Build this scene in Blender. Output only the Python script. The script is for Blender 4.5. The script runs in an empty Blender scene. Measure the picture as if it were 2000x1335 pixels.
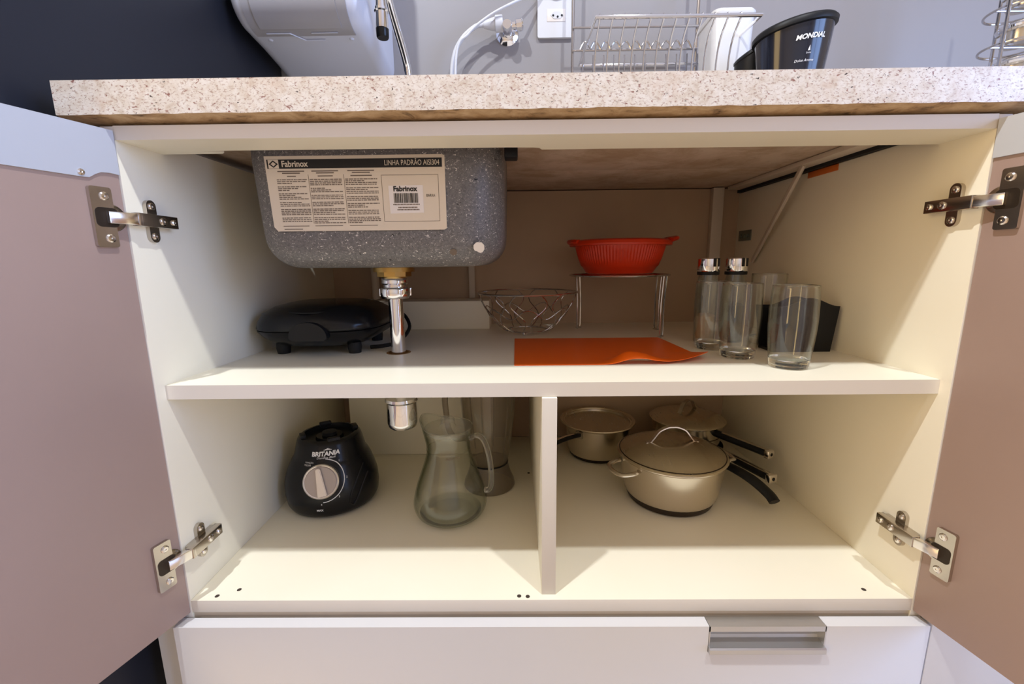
import bpy, bmesh, math, random
from mathutils import Vector, Matrix
random.seed(7)
S = bpy.context.scene
COL = S.collection
PI = math.pi
rad = math.radians

# ------------------------------------------------------------------ camera
cam_d = bpy.data.cameras.new('camera')
cam = bpy.data.objects.new('camera', cam_d)
COL.objects.link(cam)
YAW, PITCH, ROLL, FPX = -0.0100, 0.1815, -0.0106, 846.5
fw = Vector((math.sin(YAW)*math.cos(PITCH), math.cos(YAW)*math.cos(PITCH), -math.sin(PITCH)))
rt = Vector((math.cos(YAW), -math.sin(YAW), 0))
up = rt.cross(fw)
r2 = math.cos(ROLL)*rt + math.sin(ROLL)*up
u2 = -math.sin(ROLL)*rt + math.cos(ROLL)*up
M = Matrix((r2, u2, -fw)).transposed().to_4x4()
M.translation = Vector((-0.0491, -0.616, 0.5379))
cam.matrix_world = M
cam_d.sensor_width = 36.0
cam_d.lens = 36.0*FPX/2000.0
cam_d.clip_start = 0.02
S.camera = cam

# ------------------------------------------------------------------ world, lamps, exposure
W = bpy.data.worlds.new('world')
S.world = W
W.use_nodes = True
bg = W.node_tree.nodes['Background']
bg.inputs[0].default_value = (0.75, 0.85, 1.0, 1)
bg.inputs[1].default_value = 0.6
S.view_settings.view_transform = 'Standard'
S.view_settings.look = 'None'
S.view_settings.exposure = -0.05
S.view_settings.gamma = 1.0
S.view_settings.use_curve_mapping = False
S.cycles.max_bounces = 10
S.cycles.diffuse_bounces = 6
S.cycles.glossy_bounces = 6
S.cycles.transmission_bounces = 10
S.cycles.transparent_max_bounces = 16
S.cycles.sample_clamp_indirect = 4.0
ROOM_X0, ROOM_X1, ROOM_Y0, ROOM_Y1, FLOOR_Z, CEIL_Z = -2.7, 2.3, -3.2, 0.69, -0.32, 2.66
def area_light(name, loc, rot, sx, sy, power, color, shape='RECTANGLE'):
    d = bpy.data.lights.new(name, 'AREA')
    d.shape = shape; d.size = sx; d.size_y = sy
    d.energy = power; d.color = color
    o = bpy.data.objects.new(name, d)
    o.location = loc; o.rotation_euler = rot
    COL.objects.link(o)
    return o
DAY = (0.34, 0.52, 1.0)
WARM = (0.92, 0.955, 1.0)
# cool daylight through the balcony opening in the right-hand wall
area_light('daylight', (ROOM_X1+0.06, -1.25, 0.85), (0, rad(90), 0), 2.1, 1.7, 88, DAY)
# added warm fill light, set behind a made-up doorway in the far left wall
area_light('warm_fill', (ROOM_X0-0.06, -1.5, 0.85), (0, rad(-90), 0), 2.0, 1.4, 48, (1.0, 0.66, 0.24))
LAMPS = [(-0.72, -0.70, CEIL_Z-0.03, 48), (0.60, -0.76, CEIL_Z-0.03, 31)]
for i, (lx, ly, lz, lp) in enumerate(LAMPS):
    area_light('downlight_glow', (lx, ly, lz-0.012), (0, 0, 0), 0.07, 0.07, lp, WARM, 'DISK')

# ------------------------------------------------------------------ materials
MATS = {}
def mat(name, col, rough=0.5, metal=0.0, spec=0.5, coat=0.0, trans=0.0, ior=1.45, alpha=1.0):
    m = bpy.data.materials.new(name); m.use_nodes = True
    b = m.node_tree.nodes['Principled BSDF']
    b.inputs['Base Color'].default_value = (*col, 1)
    b.inputs['Roughness'].default_value = rough
    b.inputs['Metallic'].default_value = metal
    b.inputs['Specular IOR Level'].default_value = spec
    b.inputs['Coat Weight'].default_value = coat
    b.inputs['Transmission Weight'].default_value = trans
    b.inputs['IOR'].default_value = ior
    MATS[name] = m
    return m
def nodes(m):
    nt = m.node_tree
    return nt, nt.nodes, nt.links, nt.nodes['Principled BSDF']
def objcoord(nt, scale=(1,1,1)):
    tc = nt.nodes.new('ShaderNodeTexCoord'); mp = nt.nodes.new('ShaderNodeMapping')
    mp.inputs['Scale'].default_value = scale
    nt.links.new(tc.outputs['Object'], mp.inputs['Vector'])
    return mp.outputs['Vector']
def ramp(nt, fac, stops):
    r = nt.nodes.new('ShaderNodeValToRGB')
    els = r.color_ramp.elements
    els[0].position, els[0].color = stops[0][0], (*stops[0][1], 1)
    els[1].position, els[1].color = stops[-1][0], (*stops[-1][1], 1)
    for p, c in stops[1:-1]:
        e = els.new(p); e.color = (*c, 1)
    nt.links.new(fac, r.inputs['Fac'])
    return r.outputs['Color']
def noise(nt, vec, scale, detail=4, rough=0.55, dist=0.0):
    n = nt.nodes.new('ShaderNodeTexNoise')
    n.inputs['Scale'].default_value = scale; n.inputs['Detail'].default_value = detail
    n.inputs['Roughness'].default_value = rough; n.inputs['Distortion'].default_value = dist
    nt.links.new(vec, n.inputs['Vector'])
    return n.outputs['Fac']
def mixc(nt, fac, a, b, mode='MIX'):
    x = nt.nodes.new('ShaderNodeMix'); x.data_type = 'RGBA'; x.blend_type = mode
    for sock, v in ((x.inputs[0], fac), (x.inputs[6], a), (x.inputs[7], b)):
        if isinstance(v, (int, float)): sock.default_value = v
        elif isinstance(v, tuple): sock.default_value = (*v, 1)
        else: nt.links.new(v, sock)
    return x.outputs[2]
def bump(nt, b, h, strength=0.1, dist=0.001):
    n = nt.nodes.new('ShaderNodeBump')
    n.inputs['Strength'].default_value = strength; n.inputs['Distance'].default_value = dist
    nt.links.new(h, n.inputs['Height']); nt.links.new(n.outputs['Normal'], b.inputs['Normal'])

def board_mat(name, c1, c2, rough=0.42):
    m = mat(name, c1, rough); nt, N, L, b = nodes(m)
    v = objcoord(nt)
    f = noise(nt, v, 3.0, 5)
    L.new(ramp(nt, f, [(0.35, c2), (0.65, c1)]), b.inputs['Base Color'])
    bump(nt, b, noise(nt, v, 900, 2), 0.05, 0.0005)
    return m
board_mat('board', (0.87, 0.82, 0.67), (0.85, 0.795, 0.635))
board_mat('board_front_shade', (0.70, 0.655, 0.59), (0.68, 0.63, 0.565), 0.5)  # greyer board copy: weaker light on front faces is put into the colour
board_mat('white_front', (0.66, 0.65, 0.655), (0.645, 0.635, 0.64), 0.45)
board_mat('taupe', (0.385, 0.275, 0.235), (0.365, 0.26, 0.22), 0.5)
board_mat('white_trim', (0.54, 0.565, 0.61), (0.52, 0.545, 0.59), 0.4)
board_mat('batten', (0.62, 0.54, 0.44), (0.55, 0.47, 0.37), 0.6)
board_mat('back_panel', (0.50, 0.36, 0.24), (0.45, 0.32, 0.21), 0.6)
board_mat('raw_wood', (0.30, 0.17, 0.06), (0.22, 0.11, 0.035), 0.8)
board_mat('putty', (0.45, 0.36, 0.27), (0.38, 0.28, 0.2), 0.8)

# granite
def granite(name, under=False):
    m = mat(name, (0.7, 0.65, 0.58), 0.22 if not under else 0.75); nt, N, L, b = nodes(m)
    v = objcoord(nt)
    base = ramp(nt, noise(nt, v, 70, 6, 0.65, 0.4), [(0.30, (0.53, 0.45, 0.37)), (0.45, (0.64, 0.58, 0.51)), (0.62, (0.70, 0.66, 0.61))])
    vs = objcoord(nt, (1.0, 1.0, 1.7))
    c = mixc(nt, ramp(nt, noise(nt, vs, 240, 3, 0.6, 0.5), [(0.36, (0.75,0.75,0.75)), (0.46, (0,0,0))]), base, (0.36, 0.25, 0.20))
    c = mixc(nt, ramp(nt, noise(nt, vs, 130, 4, 0.62, 0.7), [(0.335, (1,1,1)), (0.385, (0,0,0))]), c, (0.26, 0.13, 0.11))
    c = mixc(nt, ramp(nt, noise(nt, vs, 175, 3, 0.55, 0.5), [(0.285, (1,1,1)), (0.325, (0,0,0))]), c, (0.06, 0.045, 0.045))
    sp3 = noise(nt, v, 22, 5, 0.7, 0.6)
    c = mixc(nt, ramp(nt, sp3, [(0.54, (0,0,0)), (0.68, (0.5,0.5,0.5))]), c, (0.56, 0.43, 0.34))
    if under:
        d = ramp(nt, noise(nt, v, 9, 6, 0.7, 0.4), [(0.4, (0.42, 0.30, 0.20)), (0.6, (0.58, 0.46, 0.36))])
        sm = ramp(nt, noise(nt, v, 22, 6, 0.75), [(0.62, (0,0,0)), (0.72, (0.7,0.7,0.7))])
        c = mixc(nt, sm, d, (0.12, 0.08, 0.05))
    L.new(c, b.inputs['Base Color'])
    return m
granite('granite'); granite('granite_under', True)
def rough_edge():
    m = mat('granite_edge', (0.4, 0.26, 0.13), 0.7); nt, N, L, b = nodes(m)
    v = objcoord(nt, (0.5, 1, 1.6))
    L.new(ramp(nt, noise(nt, v, 60, 6, 0.65, 0.5), [(0.30, (0.10, 0.055, 0.025)), (0.45, (0.42, 0.27, 0.13)), (0.7, (0.62, 0.45, 0.26))]), b.inputs['Base Color'])
rough_edge()
# metals
def brushed(name, col, rough, scale=(1, 1, 60)):
    m = mat(name, col, rough, 1.0); nt, N, L, b = nodes(m)
    f = noise(nt, objcoord(nt, scale), 30, 4)
    mr = nt.nodes.new('ShaderNodeMapRange'); mr.inputs[3].default_value = rough*0.8; mr.inputs[4].default_value = rough*1.25
    L.new(f, mr.inputs[0]); L.new(mr.outputs[0], b.inputs['Roughness'])
    return m
brushed('steel', (0.72, 0.66, 0.56), 0.22, (1, 1, 12))
brushed('steel_lid', (0.60, 0.53, 0.42), 0.25, (12, 1, 1))
brushed('alu', (0.62, 0.62, 0.62), 0.35, (60, 1, 1))
brushed('nickel', (0.55, 0.50, 0.44), 0.22)
brushed('nickel_bright', (0.80, 0.76, 0.72), 0.16)
mat('chrome', (0.86, 0.86, 0.88), 0.06, 1.0)
mat('chrome_wire', (0.62, 0.60, 0.60), 0.18, 1.0)
mat('brass', (0.55, 0.36, 0.12), 0.35, 1.0)
# burnt steel (pot bottoms)
m = mat('burnt', (0.045, 0.032, 0.022), 0.45, 0.6)
# plastics
mat('black_gloss', (0.007, 0.007, 0.008), 0.25, spec=0.35)
mat('black_satin', (0.009, 0.009, 0.010), 0.45, spec=0.3)
mat('black_rubber', (0.008, 0.008, 0.008), 0.7)
mat('navy_gloss', (0.012, 0.014, 0.024), 0.16, coat=0.3)
mat('red_plastic', (0.55, 0.030, 0.004), 0.35)
mat('orange_plastic', (0.88, 0.135, 0.003), 0.38)
mat('white_plastic', (0.66, 0.66, 0.68), 0.3)
mat('grey_plastic', (0.40, 0.385, 0.40), 0.30)
mat('pale_plastic', (0.68, 0.70, 0.79), 0.22)
mat('print_white', (0.80, 0.80, 0.80), 0.5)
mat('print_black', (0.012, 0.011, 0.010), 0.6)
mat('print_grey', (0.16, 0.12, 0.09), 0.7)
mat('paper', (0.72, 0.62, 0.48), 0.65)
mat('paper_white', (0.80, 0.74, 0.68), 0.6)
mat('knob_grey', (0.42, 0.37, 0.35), 0.3, 0.5)
mat('knob_silver', (0.75, 0.70, 0.66), 0.22, 0.8)
mat('dark_hole', (0.05, 0.035, 0.025), 0.9)
mat('garlic', (0.62, 0.42, 0.26), 0.8)
mat('herbs', (0.06, 0.055, 0.02), 0.9)
mat('orange_tape', (0.55, 0.13, 0.02), 0.5)
mat('zinc', (0.20, 0.23, 0.19), 0.5, 0.7)
mat('red_tag', (0.35, 0.01, 0.015), 0.5)
mat('lamp_glass', (0.9, 0.9, 0.9), 0.4)
# glass
mat('glass', (0.97, 0.985, 0.97), 0.0, trans=1.0, ior=1.47)
def thin_glass(name, tint, gloss_rough, body=0.0, bodycol=(0.3,0.3,0.3), f0=0.04, edge=None):
    m = bpy.data.materials.new(name); m.use_nodes = True
    nt = m.node_tree; nt.nodes.clear(); L = nt.links
    out = nt.nodes.new('ShaderNodeOutputMaterial')
    tr = nt.nodes.new('ShaderNodeBsdfTransparent'); tr.inputs[0].default_value = (*tint, 1)
    gl = nt.nodes.new('ShaderNodeBsdfGlossy'); gl.inputs['Roughness'].default_value = gloss_rough
    lw = nt.nodes.new('ShaderNodeLayerWeight'); lw.inputs[0].default_value = 0.5
    pw = nt.nodes.new('ShaderNodeMath'); pw.operation = 'POWER'; pw.inputs[1].default_value = 4.0
    ma = nt.nodes.new('ShaderNodeMath'); ma.operation = 'MULTIPLY_ADD'; ma.inputs[1].default_value = 0.9*(1-f0); ma.inputs[2].default_value = f0
    L.new(lw.outputs['Facing'], pw.inputs[0]); L.new(pw.outputs[0], ma.inputs[0])
    if edge: L.new(mixc(nt, pw.outputs[0], tint, edge), tr.inputs[0])
    df = nt.nodes.new('ShaderNodeBsdfDiffuse'); df.inputs[0].default_value = (*bodycol, 1)
    m1 = nt.nodes.new('ShaderNodeMixShader'); m1.inputs[0].default_value = body
    m2 = nt.nodes.new('ShaderNodeMixShader')
    L.new(tr.outputs[0], m1.inputs[1]); L.new(df.outputs[0], m1.inputs[2])
    L.new(ma.outputs[0], m2.inputs[0]); L.new(m1.outputs[0], m2.inputs[1]); L.new(gl.outputs[0], m2.inputs[2])
    L.new(m2.outputs[0], out.inputs['Surface'])
    MATS[name] = m
thin_glass('glass_wall', (0.985, 0.99, 0.98), 0.0, 0.0, f0=0.045, edge=(0.62, 0.66, 0.58))
thin_glass('jug_glass', (0.975, 0.985, 0.965), 0.0, 0.0, f0=0.05, edge=(0.42, 0.50, 0.36))
thin_glass('smoke_plastic', (0.88, 0.85, 0.80), 0.15, 0.14, (0.40, 0.34, 0.26))
thin_glass('smoke_base', (0.78, 0.74, 0.68), 0.25, 0.34, (0.30, 0.25, 0.19))
thin_glass('clear_plastic', (0.95, 0.95, 0.94), 0.1, 0.10, (0.7, 0.68, 0.62))
thin_glass('jar_glass', (0.90, 0.92, 0.90), 0.03, 0.03, (0.5, 0.5, 0.5))
# sink: grey paint with white and dark flecks
def sinkmat():
    m = mat('sink_grey', (0.2, 0.2, 0.2), 0.42); nt, N, L, b = nodes(m)
    v = objcoord(nt)
    base = ramp(nt, noise(nt, v, 260, 3, 0.7), [(0.3, (0.10, 0.095, 0.095)), (0.7, (0.19, 0.18, 0.175))])
    vd = objcoord(nt, (1.0, 1.0, 1.6))
    n1 = noise(nt, vd, 150, 3, 0.6, 1.8)
    c = mixc(nt, ramp(nt, n1, [(0.640, (0,0,0)), (0.665, (1,1,1))]), base, (0.72, 0.68, 0.62))
    n3 = noise(nt, vd, 330, 2, 0.6, 1.2)
    c = mixc(nt, ramp(nt, n3, [(0.665, (0,0,0)), (0.70, (1,1,1))]), c, (0.66, 0.62, 0.57))
    n2 = noise(nt, vd, 120, 3, 0.6, 0.9)
    c = mixc(nt, ramp(nt, n2, [(0.300, (1,1,1)), (0.325, (0,0,0))]), c, (0.012, 0.012, 0.012))
    L.new(c, b.inputs['Base Color'])
sinkmat()
# walls and floor
def wallmat(name, c1, c2, rough, sc=1.5):
    m = mat(name, c1, rough); nt, N, L, b = nodes(m)
    v = objcoord(nt)
    L.new(ramp(nt, noise(nt, v, sc, 4), [(0.3, c2), (0.7, c1)]), b.inputs['Base Color'])
    bump(nt, b, noise(nt, v, 160, 3), 0.06, 0.001)
wallmat('wall_grey', (0.295, 0.28, 0.285), (0.28, 0.265, 0.27), 0.35)
wallmat('wall_navy', (0.018, 0.020, 0.030), (0.016, 0.018, 0.027), 0.4)
wallmat('wall_cream', (0.60, 0.54, 0.45), (0.57, 0.51, 0.42), 0.8)
wallmat('ceiling_white', (0.78, 0.76, 0.72), (0.76, 0.74, 0.70), 0.9)
def floormat():
    m = mat('floor_tile', (0.4, 0.32, 0.24), 0.25); nt, N, L, b = nodes(m)
    v = objcoord(nt)
    br = nt.nodes.new('ShaderNodeTexBrick'); br.offset = 0
    br.inputs['Scale'].default_value = 1.0
    br.inputs['Brick Width'].default_value = 0.5; br.inputs['Row Height'].default_value = 0.5
    br.inputs['Mortar Size'].default_value = 0.004
    br.inputs['Color1'].default_value = (0.58, 0.46, 0.33, 1); br.inputs['Color2'].default_value = (0.55, 0.43, 0.31, 1)
    br.inputs['Mortar'].default_value = (0.25, 0.2, 0.16, 1)
    L.new(v, br.inputs['Vector']); L.new(br.outputs['Color'], b.inputs['Base Color'])
floormat()

# ------------------------------------------------------------------ geometry helpers
def root(name, loc, label, cat, group=None):
    o = bpy.data.objects.new(name, None)
    o.empty_display_size = 0.05
    o.location = loc; COL.objects.link(o)
    o['label'] = label; o['category'] = cat
    if group: o['group'] = group
    return o
def origin(o):
    v = Vector((0, 0, 0))
    while o is not None:
        v += Vector(o.location); o = o.parent
    return v
def fin(name, bm, material, parent=None, smooth=35, label=None, kind=None, flat=False):
    """link a bmesh (world coordinates) as one mesh object under its parent"""
    bmesh.ops.recalc_face_normals(bm, faces=bm.faces) if not flat else None
    if parent is not None:
        bmesh.ops.translate(bm, verts=bm.verts, vec=-origin(parent))
    me = bpy.data.meshes.new(name)
    bm.to_mesh(me); bm.free()
    mats = material if isinstance(material, (list, tuple)) else [material]
    for k in mats: me.materials.append(MATS[k])
    if smooth:
        me.polygons.foreach_set('use_smooth', [True]*len(me.polygons))
        me.set_sharp_from_angle(angle=rad(smooth))
    o = bpy.data.objects.new(name, me); COL.objects.link(o)
    if parent is not None: o.parent = parent
    if label: o['label'] = label
    if kind: o['kind'] = kind
    return o
def tag(o, label, cat, group=None):
    o['label'] = label; o['category'] = cat
    if group: o['group'] = group
    return o
def struct(name, bm, material):
    o = fin(name, bm, material); o['kind'] = 'structure'; return o
def NB(): return bmesh.new()
def box(bm, x0, x1, y0, y1, z0, z1, bev=0.0, seg=2, mi=0):
    vs = [bm.verts.new(p) for p in ((x0,y0,z0),(x1,y0,z0),(x1,y1,z0),(x0,y1,z0),(x0,y0,z1),(x1,y0,z1),(x1,y1,z1),(x0,y1,z1))]
    fs = [bm.faces.new([vs[i] for i in f]) for f in ((0,3,2,1),(4,5,6,7),(0,1,5,4),(1,2,6,5),(2,3,7,6),(3,0,4,7))]
    for f in fs: f.material_index = mi
    if bev:
        es = list({e for f in fs for e in f.edges})
        bmesh.ops.bevel(bm, geom=es, offset=bev, segments=seg, profile=0.5, affect='EDGES')
    return vs
def xbox(bm, mtx, sx, sy, sz, bev=0.0):
    """box of half sizes in a local frame"""
    t = NB(); box(t, -sx, sx, -sy, sy, -sz, sz, bev)
    t.transform(mtx); merge(bm, t)
def merge(bm, t):
    me = bpy.data.meshes.new('tmp'); t.to_mesh(me); t.free(); bm.from_mesh(me); bpy.data.meshes.remove(me)
def frame(o, ex, ey, ez):
    m = Matrix((ex, ey, ez)).transposed().to_4x4(); m.translation = Vector(o); return m
def ringverts(bm, pts): return [bm.verts.new(p) for p in pts]
def bridge(bm, a, b, closed=True):
    n = len(a)
    for i in range(n if closed else n-1):
        j = (i+1) % n
        bm.faces.new((a[i], a[j], b[j], b[i]))
def loft(bm, rings, cap0=True, cap1=True, closed_loop=False):
    rv = [ringverts(bm, r) for r in rings]
    for a, b in zip(rv[:-1], rv[1:]): bridge(bm, a, b)
    if closed_loop: bridge(bm, rv[-1], rv[0])
    else:
        if cap0: bm.faces.new(list(reversed(rv[0])))
        if cap1: bm.faces.new(rv[-1])
    return rv
def lathe(bm, prof, c=(0,0,0), n=48, axis=None, up_=None, loop=False):
    """prof: list of (r, z); r == 0 gives a pole"""
    cx = Vector(c)
    ez = Vector(axis or (0,0,1)).normalized()
    ex = ez.orthogonal().normalized() if abs(ez.z) < 0.999 else Vector((1,0,0))
    ey = ez.cross(ex)
    prev = None; first = None
    for r, z in prof:
        if r <= 1e-7: cur = [bm.verts.new(cx + ez*z)]
        else: cur = [bm.verts.new(cx + ez*z + (ex*math.cos(2*PI*k/n) + ey*math.sin(2*PI*k/n))*r) for k in range(n)]
        if prev is not None: _join(bm, prev, cur, n)
        else: first = cur
        prev = cur
    if loop: _join(bm, prev, first, n)
def _join(bm, a, b, n):
    if len(a) == 1 and len(b) == 1: return
    for i in range(n):
        j = (i+1) % n
        if len(a) == 1: bm.faces.new((a[0], b[j], b[i]))
        elif len(b) == 1: bm.faces.new((a[i], a[j], b[0]))
        else: bm.faces.new((a[i], a[j], b[j], b[i]))
def tube(bm, pts, r, n=8, closed=False, cap=True, flat=None):
    """sweep a circle (or flat = (a, b) ellipse) along points; r may be a list"""
    P = [Vector(p) for p in pts]; m = len(P)
    T = []
    for i in range(m):
        a = P[(i-1) % m] if (closed or i > 0) else P[i]
        b = P[(i+1) % m] if (closed or i < m-1) else P[i]
        t = (b-a); T.append(t.normalized() if t.length > 1e-9 else Vector((0,0,1)))
    u = T[0].orthogonal().normalized()
    if flat and abs(T[0].z) < 0.99:
        u = (Vector((0,0,1)) - T[0]*T[0].z).normalized()
    rings = []
    for i in range(m):
        u = (u - T[i]*u.dot(T[i])).normalized(); v = T[i].cross(u)
        ri = r[i] if isinstance(r, (list, tuple)) else r
        a, b = (ri*flat[0], ri*flat[1]) if flat else (ri, ri)
        rings.append([P[i] + u*(math.cos(2*PI*k/n)*a) + v*(math.sin(2*PI*k/n)*b) for k in range(n)])
    loft(bm, rings, cap, cap, closed_loop=closed)
def spline(pts, k=8, closed=False):
    P = [Vector(p) for p in pts]; n = len(P); out = []
    rng = range(n if closed else n-1)
    for i in rng:
        p0 = P[(i-1) % n] if (closed or i > 0) else P[i]*2-P[i+1]
        p1, p2 = P[i], P[(i+1) % n]
        p3 = P[(i+2) % n] if (closed or i < n-2) else P[i+1]*2-P[i]
        for j in range(k):
            t = j/k
            out.append(0.5*((2*p1)+(p2-p0)*t+(2*p0-5*p1+4*p2-p3)*t*t+(3*p1-p0-3*p2+p3)*t*t*t))
    if not closed: out.append(P[-1])
    return out
def prism(bm, poly, fn, lo, hi):
    """extrude a 2D polygon between lo and hi; fn(a, b, t) gives the 3D point"""
    A = ringverts(bm, [fn(a, b, lo) for a, b in poly]); B = ringverts(bm, [fn(a, b, hi) for a, b in poly])
    bridge(bm, A, B); bm.faces.new(list(reversed(A))); bm.faces.new(B)
def rrect(w, h, r, n=6, cx=0.0, cy=0.0):
    out = []
    for sx, sy, a0 in ((1,1,0),(-1,1,90),(-1,-1,180),(1,-1,270)):
        for k in range(n+1):
            a = rad(a0 + 90*k/n)
            out.append((cx+sx*(w-r)+r*math.cos(a), cy+sy*(h-r)+r*math.sin(a)))
    return out
def text_bm(s, size, fn, bold=0.0, shear=0.0, align='CENTER', sx=1.0):
    """flat lettering; fn(u, v) places a letter point in the scene"""
    cu = bpy.data.curves.new('txt', 'FONT'); cu.body = s; cu.size = size
    cu.align_x = align; cu.align_y = 'CENTER'; cu.shear = shear; cu.offset = bold
    cu.resolution_u = 3
    o = bpy.data.objects.new('txt', cu); COL.objects.link(o)
    dg = bpy.context.evaluated_depsgraph_get()
    me = bpy.data.meshes.new_from_object(o.evaluated_get(dg))
    bm = NB(); bm.from_mesh(me)
    bpy.data.meshes.remove(me); bpy.data.objects.remove(o); bpy.data.curves.remove(cu)
    for v in bm.verts: v.co = Vector(fn(v.co.x*sx, v.co.y))
    return bm
def quad(bm, fn, u0, u1, v0, v1):
    bm.faces.new([bm.verts.new(fn(*p)) for p in ((u0,v0),(u1,v0),(u1,v1),(u0,v1))])
def copytree(o, loc, label, parent=None):
    c = o.copy(); COL.objects.link(c); c.parent = parent
    if parent is None: c.location = loc; c['label'] = label
    for ch in o.children: copytree(ch, None, None, c)
    return c

# ------------------------------------------------------------------ the room
H = 0.585; ZS = 0.359; YB = 0.668
b = NB(); box(b, ROOM_X0, ROOM_X1, ROOM_Y0, ROOM_Y1+0.1, FLOOR_Z-0.08, FLOOR_Z); struct('floor', b, 'floor_tile')
b = NB(); box(b, ROOM_X0, ROOM_X1, ROOM_Y0, ROOM_Y1+0.1, CEIL_Z, CEIL_Z+0.08); struct('ceiling', b, 'ceiling_white')
b = NB(); box(b, ROOM_X0, ROOM_X1, ROOM_Y1, ROOM_Y1+0.1, FLOOR_Z, CEIL_Z); struct('wall_back', b, 'wall_grey')
b = NB(); box(b, -0.80, -0.69, -0.12, ROOM_Y1, FLOOR_Z, CEIL_Z, 0.003); struct('wall_left', b, 'wall_navy')
b = NB(); box(b, ROOM_X0, ROOM_X1, ROOM_Y0-0.1, ROOM_Y0, FLOOR_Z, CEIL_Z); struct('wall_front', b, 'wall_cream')
b = NB()
box(b, ROOM_X0-0.1, ROOM_X0, ROOM_Y0, -2.2, FLOOR_Z, CEIL_Z); box(b, ROOM_X0-0.1, ROOM_X0, -0.8, ROOM_Y1, FLOOR_Z, CEIL_Z); box(b, ROOM_X0-0.1, ROOM_X0, -2.2, -0.8, 1.88, CEIL_Z)  # opening added to carry the warm fill light
struct('wall_far_left', b, 'wall_cream')
b = NB()
for y0, y1, z0, z1 in ((-2.26, -2.2, FLOOR_Z, 1.94), (-0.8, -0.74, FLOOR_Z, 1.94), (-2.2, -0.8, 1.88, 1.94)): box(b, ROOM_X0-0.11, ROOM_X0+0.012, y0, y1, z0, z1)
struct('trim_1', b, 'white_plastic')  # frame around the added opening
WY0, WY1, WZ0, WZ1 = -2.1, -0.4, FLOOR_Z+0.12, 1.9
b = NB()
box(b, ROOM_X1, ROOM_X1+0.1, ROOM_Y0, WY0, FLOOR_Z, CEIL_Z); box(b, ROOM_X1, ROOM_X1+0.1, WY1, ROOM_Y1, FLOOR_Z, CEIL_Z)
box(b, ROOM_X1, ROOM_X1+0.1, WY0, WY1, WZ1, CEIL_Z); box(b, ROOM_X1, ROOM_X1+0.1, WY0, WY1, FLOOR_Z, WZ0)
struct('wall_right', b, 'wall_cream')
b = NB()
for y in (WY0, (WY0+WY1)/2-0.02, WY1-0.04): box(b, ROOM_X1+0.01, ROOM_X1+0.05, y, y+0.04, WZ0, WZ1)
box(b, ROOM_X1+0.01, ROOM_X1+0.05, WY0, WY1, WZ0, WZ0+0.04); box(b, ROOM_X1+0.01, ROOM_X1+0.05, WY0, WY1, WZ1-0.04, WZ1)
struct('window_1', b, 'white_plastic')
for (lx, ly, lz, lp), lb in zip(LAMPS, ('round recessed ceiling downlight above the left cabinet door', 'round recessed ceiling downlight above the right cabinet door')):
    r = root('ceiling_downlight', (lx, ly, CEIL_Z), lb, 'lamp')
    b = NB(); lathe(b, [(0.075, 0), (0.075, -0.006), (0.05, -0.012), (0.046, -0.002)], (lx, ly, CEIL_Z), 32, loop=True); fin('trim_ring', b, 'white_plastic', r)
    b = NB(); lathe(b, [(0, -0.004), (0.045, -0.004), (0.045, -0.001), (0, -0.001)], (lx, ly, CEIL_Z), 32); fin('diffuser', b, 'lamp_glass', r)

# ------------------------------------------------------------------ base cabinet
CAB = root('base_cabinet', (0, 0.33, FLOOR_Z), 'white open kitchen base cabinet under the granite worktop, with shelf and divider', 'cabinet')
def shade_front_edges(b):
    """give the front edges of the boards a greyer tone, shade put into the colour"""
    for f in b.faces:
        f.normal_update()
        if f.normal.y < -0.9 and f.calc_center_median().y < 0.05: f.material_index = 1
def part(name, m, *boxes, bev=0.0008, label=None, parent=None):
    b = NB()
    for q in boxes: box(b, *q, bev)
    if m == 'board':
        shade_front_edges(b); m = ['board', 'board_front_shade']
    return fin(name, b, m, parent or CAB, label=label)
ZT = 0.7045
part('side_panel', 'board', (-0.603, -H, 0.0, YB+0.01, FLOOR_Z+0.06, 0.722))
part('side_panel', 'board', (H, 0.603, 0.0, YB+0.01, FLOOR_Z+0.06, 0.722))
part('end_panel', 'white_front', (-0.650, -0.606, 0.0, 0.60, FLOOR_Z, 0.722))
part('bottom_panel', 'board', (-H, H, 0.0, YB, -0.022, 0.0))
part('back_panel', 'back_panel', (-H, H, YB, YB+0.01, 0.0, 0.736))
part('divider', 'board', (-0.011, 0.012, 0.011, YB-0.004, 0.0, 0.3365))
# top rail with a rough notch cut for the sink
zr0, zr1 = ZT, 0.7225
poly = [(-H, 0.0), (H, 0.0), (H, 0.079), (-0.008, 0.079), (-0.012, 0.070), (-0.006, 0.0705), (-0.022, 0.066), (-0.06, 0.064), (-0.30, 0.0625), (-0.47, 0.0615), (-0.512, 0.0625), (-0.500, 0.068), (-0.486, 0.073), (-0.492, 0.079), (-H, 0.079)]
b = NB(); prism(b, poly, lambda x, y, z: (x, y, z), zr0, zr1); bmesh.ops.recalc_face_normals(b, faces=b.faces); shade_front_edges(b); fin('top_rail', b, ['board', 'board_front_shade'], CAB, smooth=0)
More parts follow.
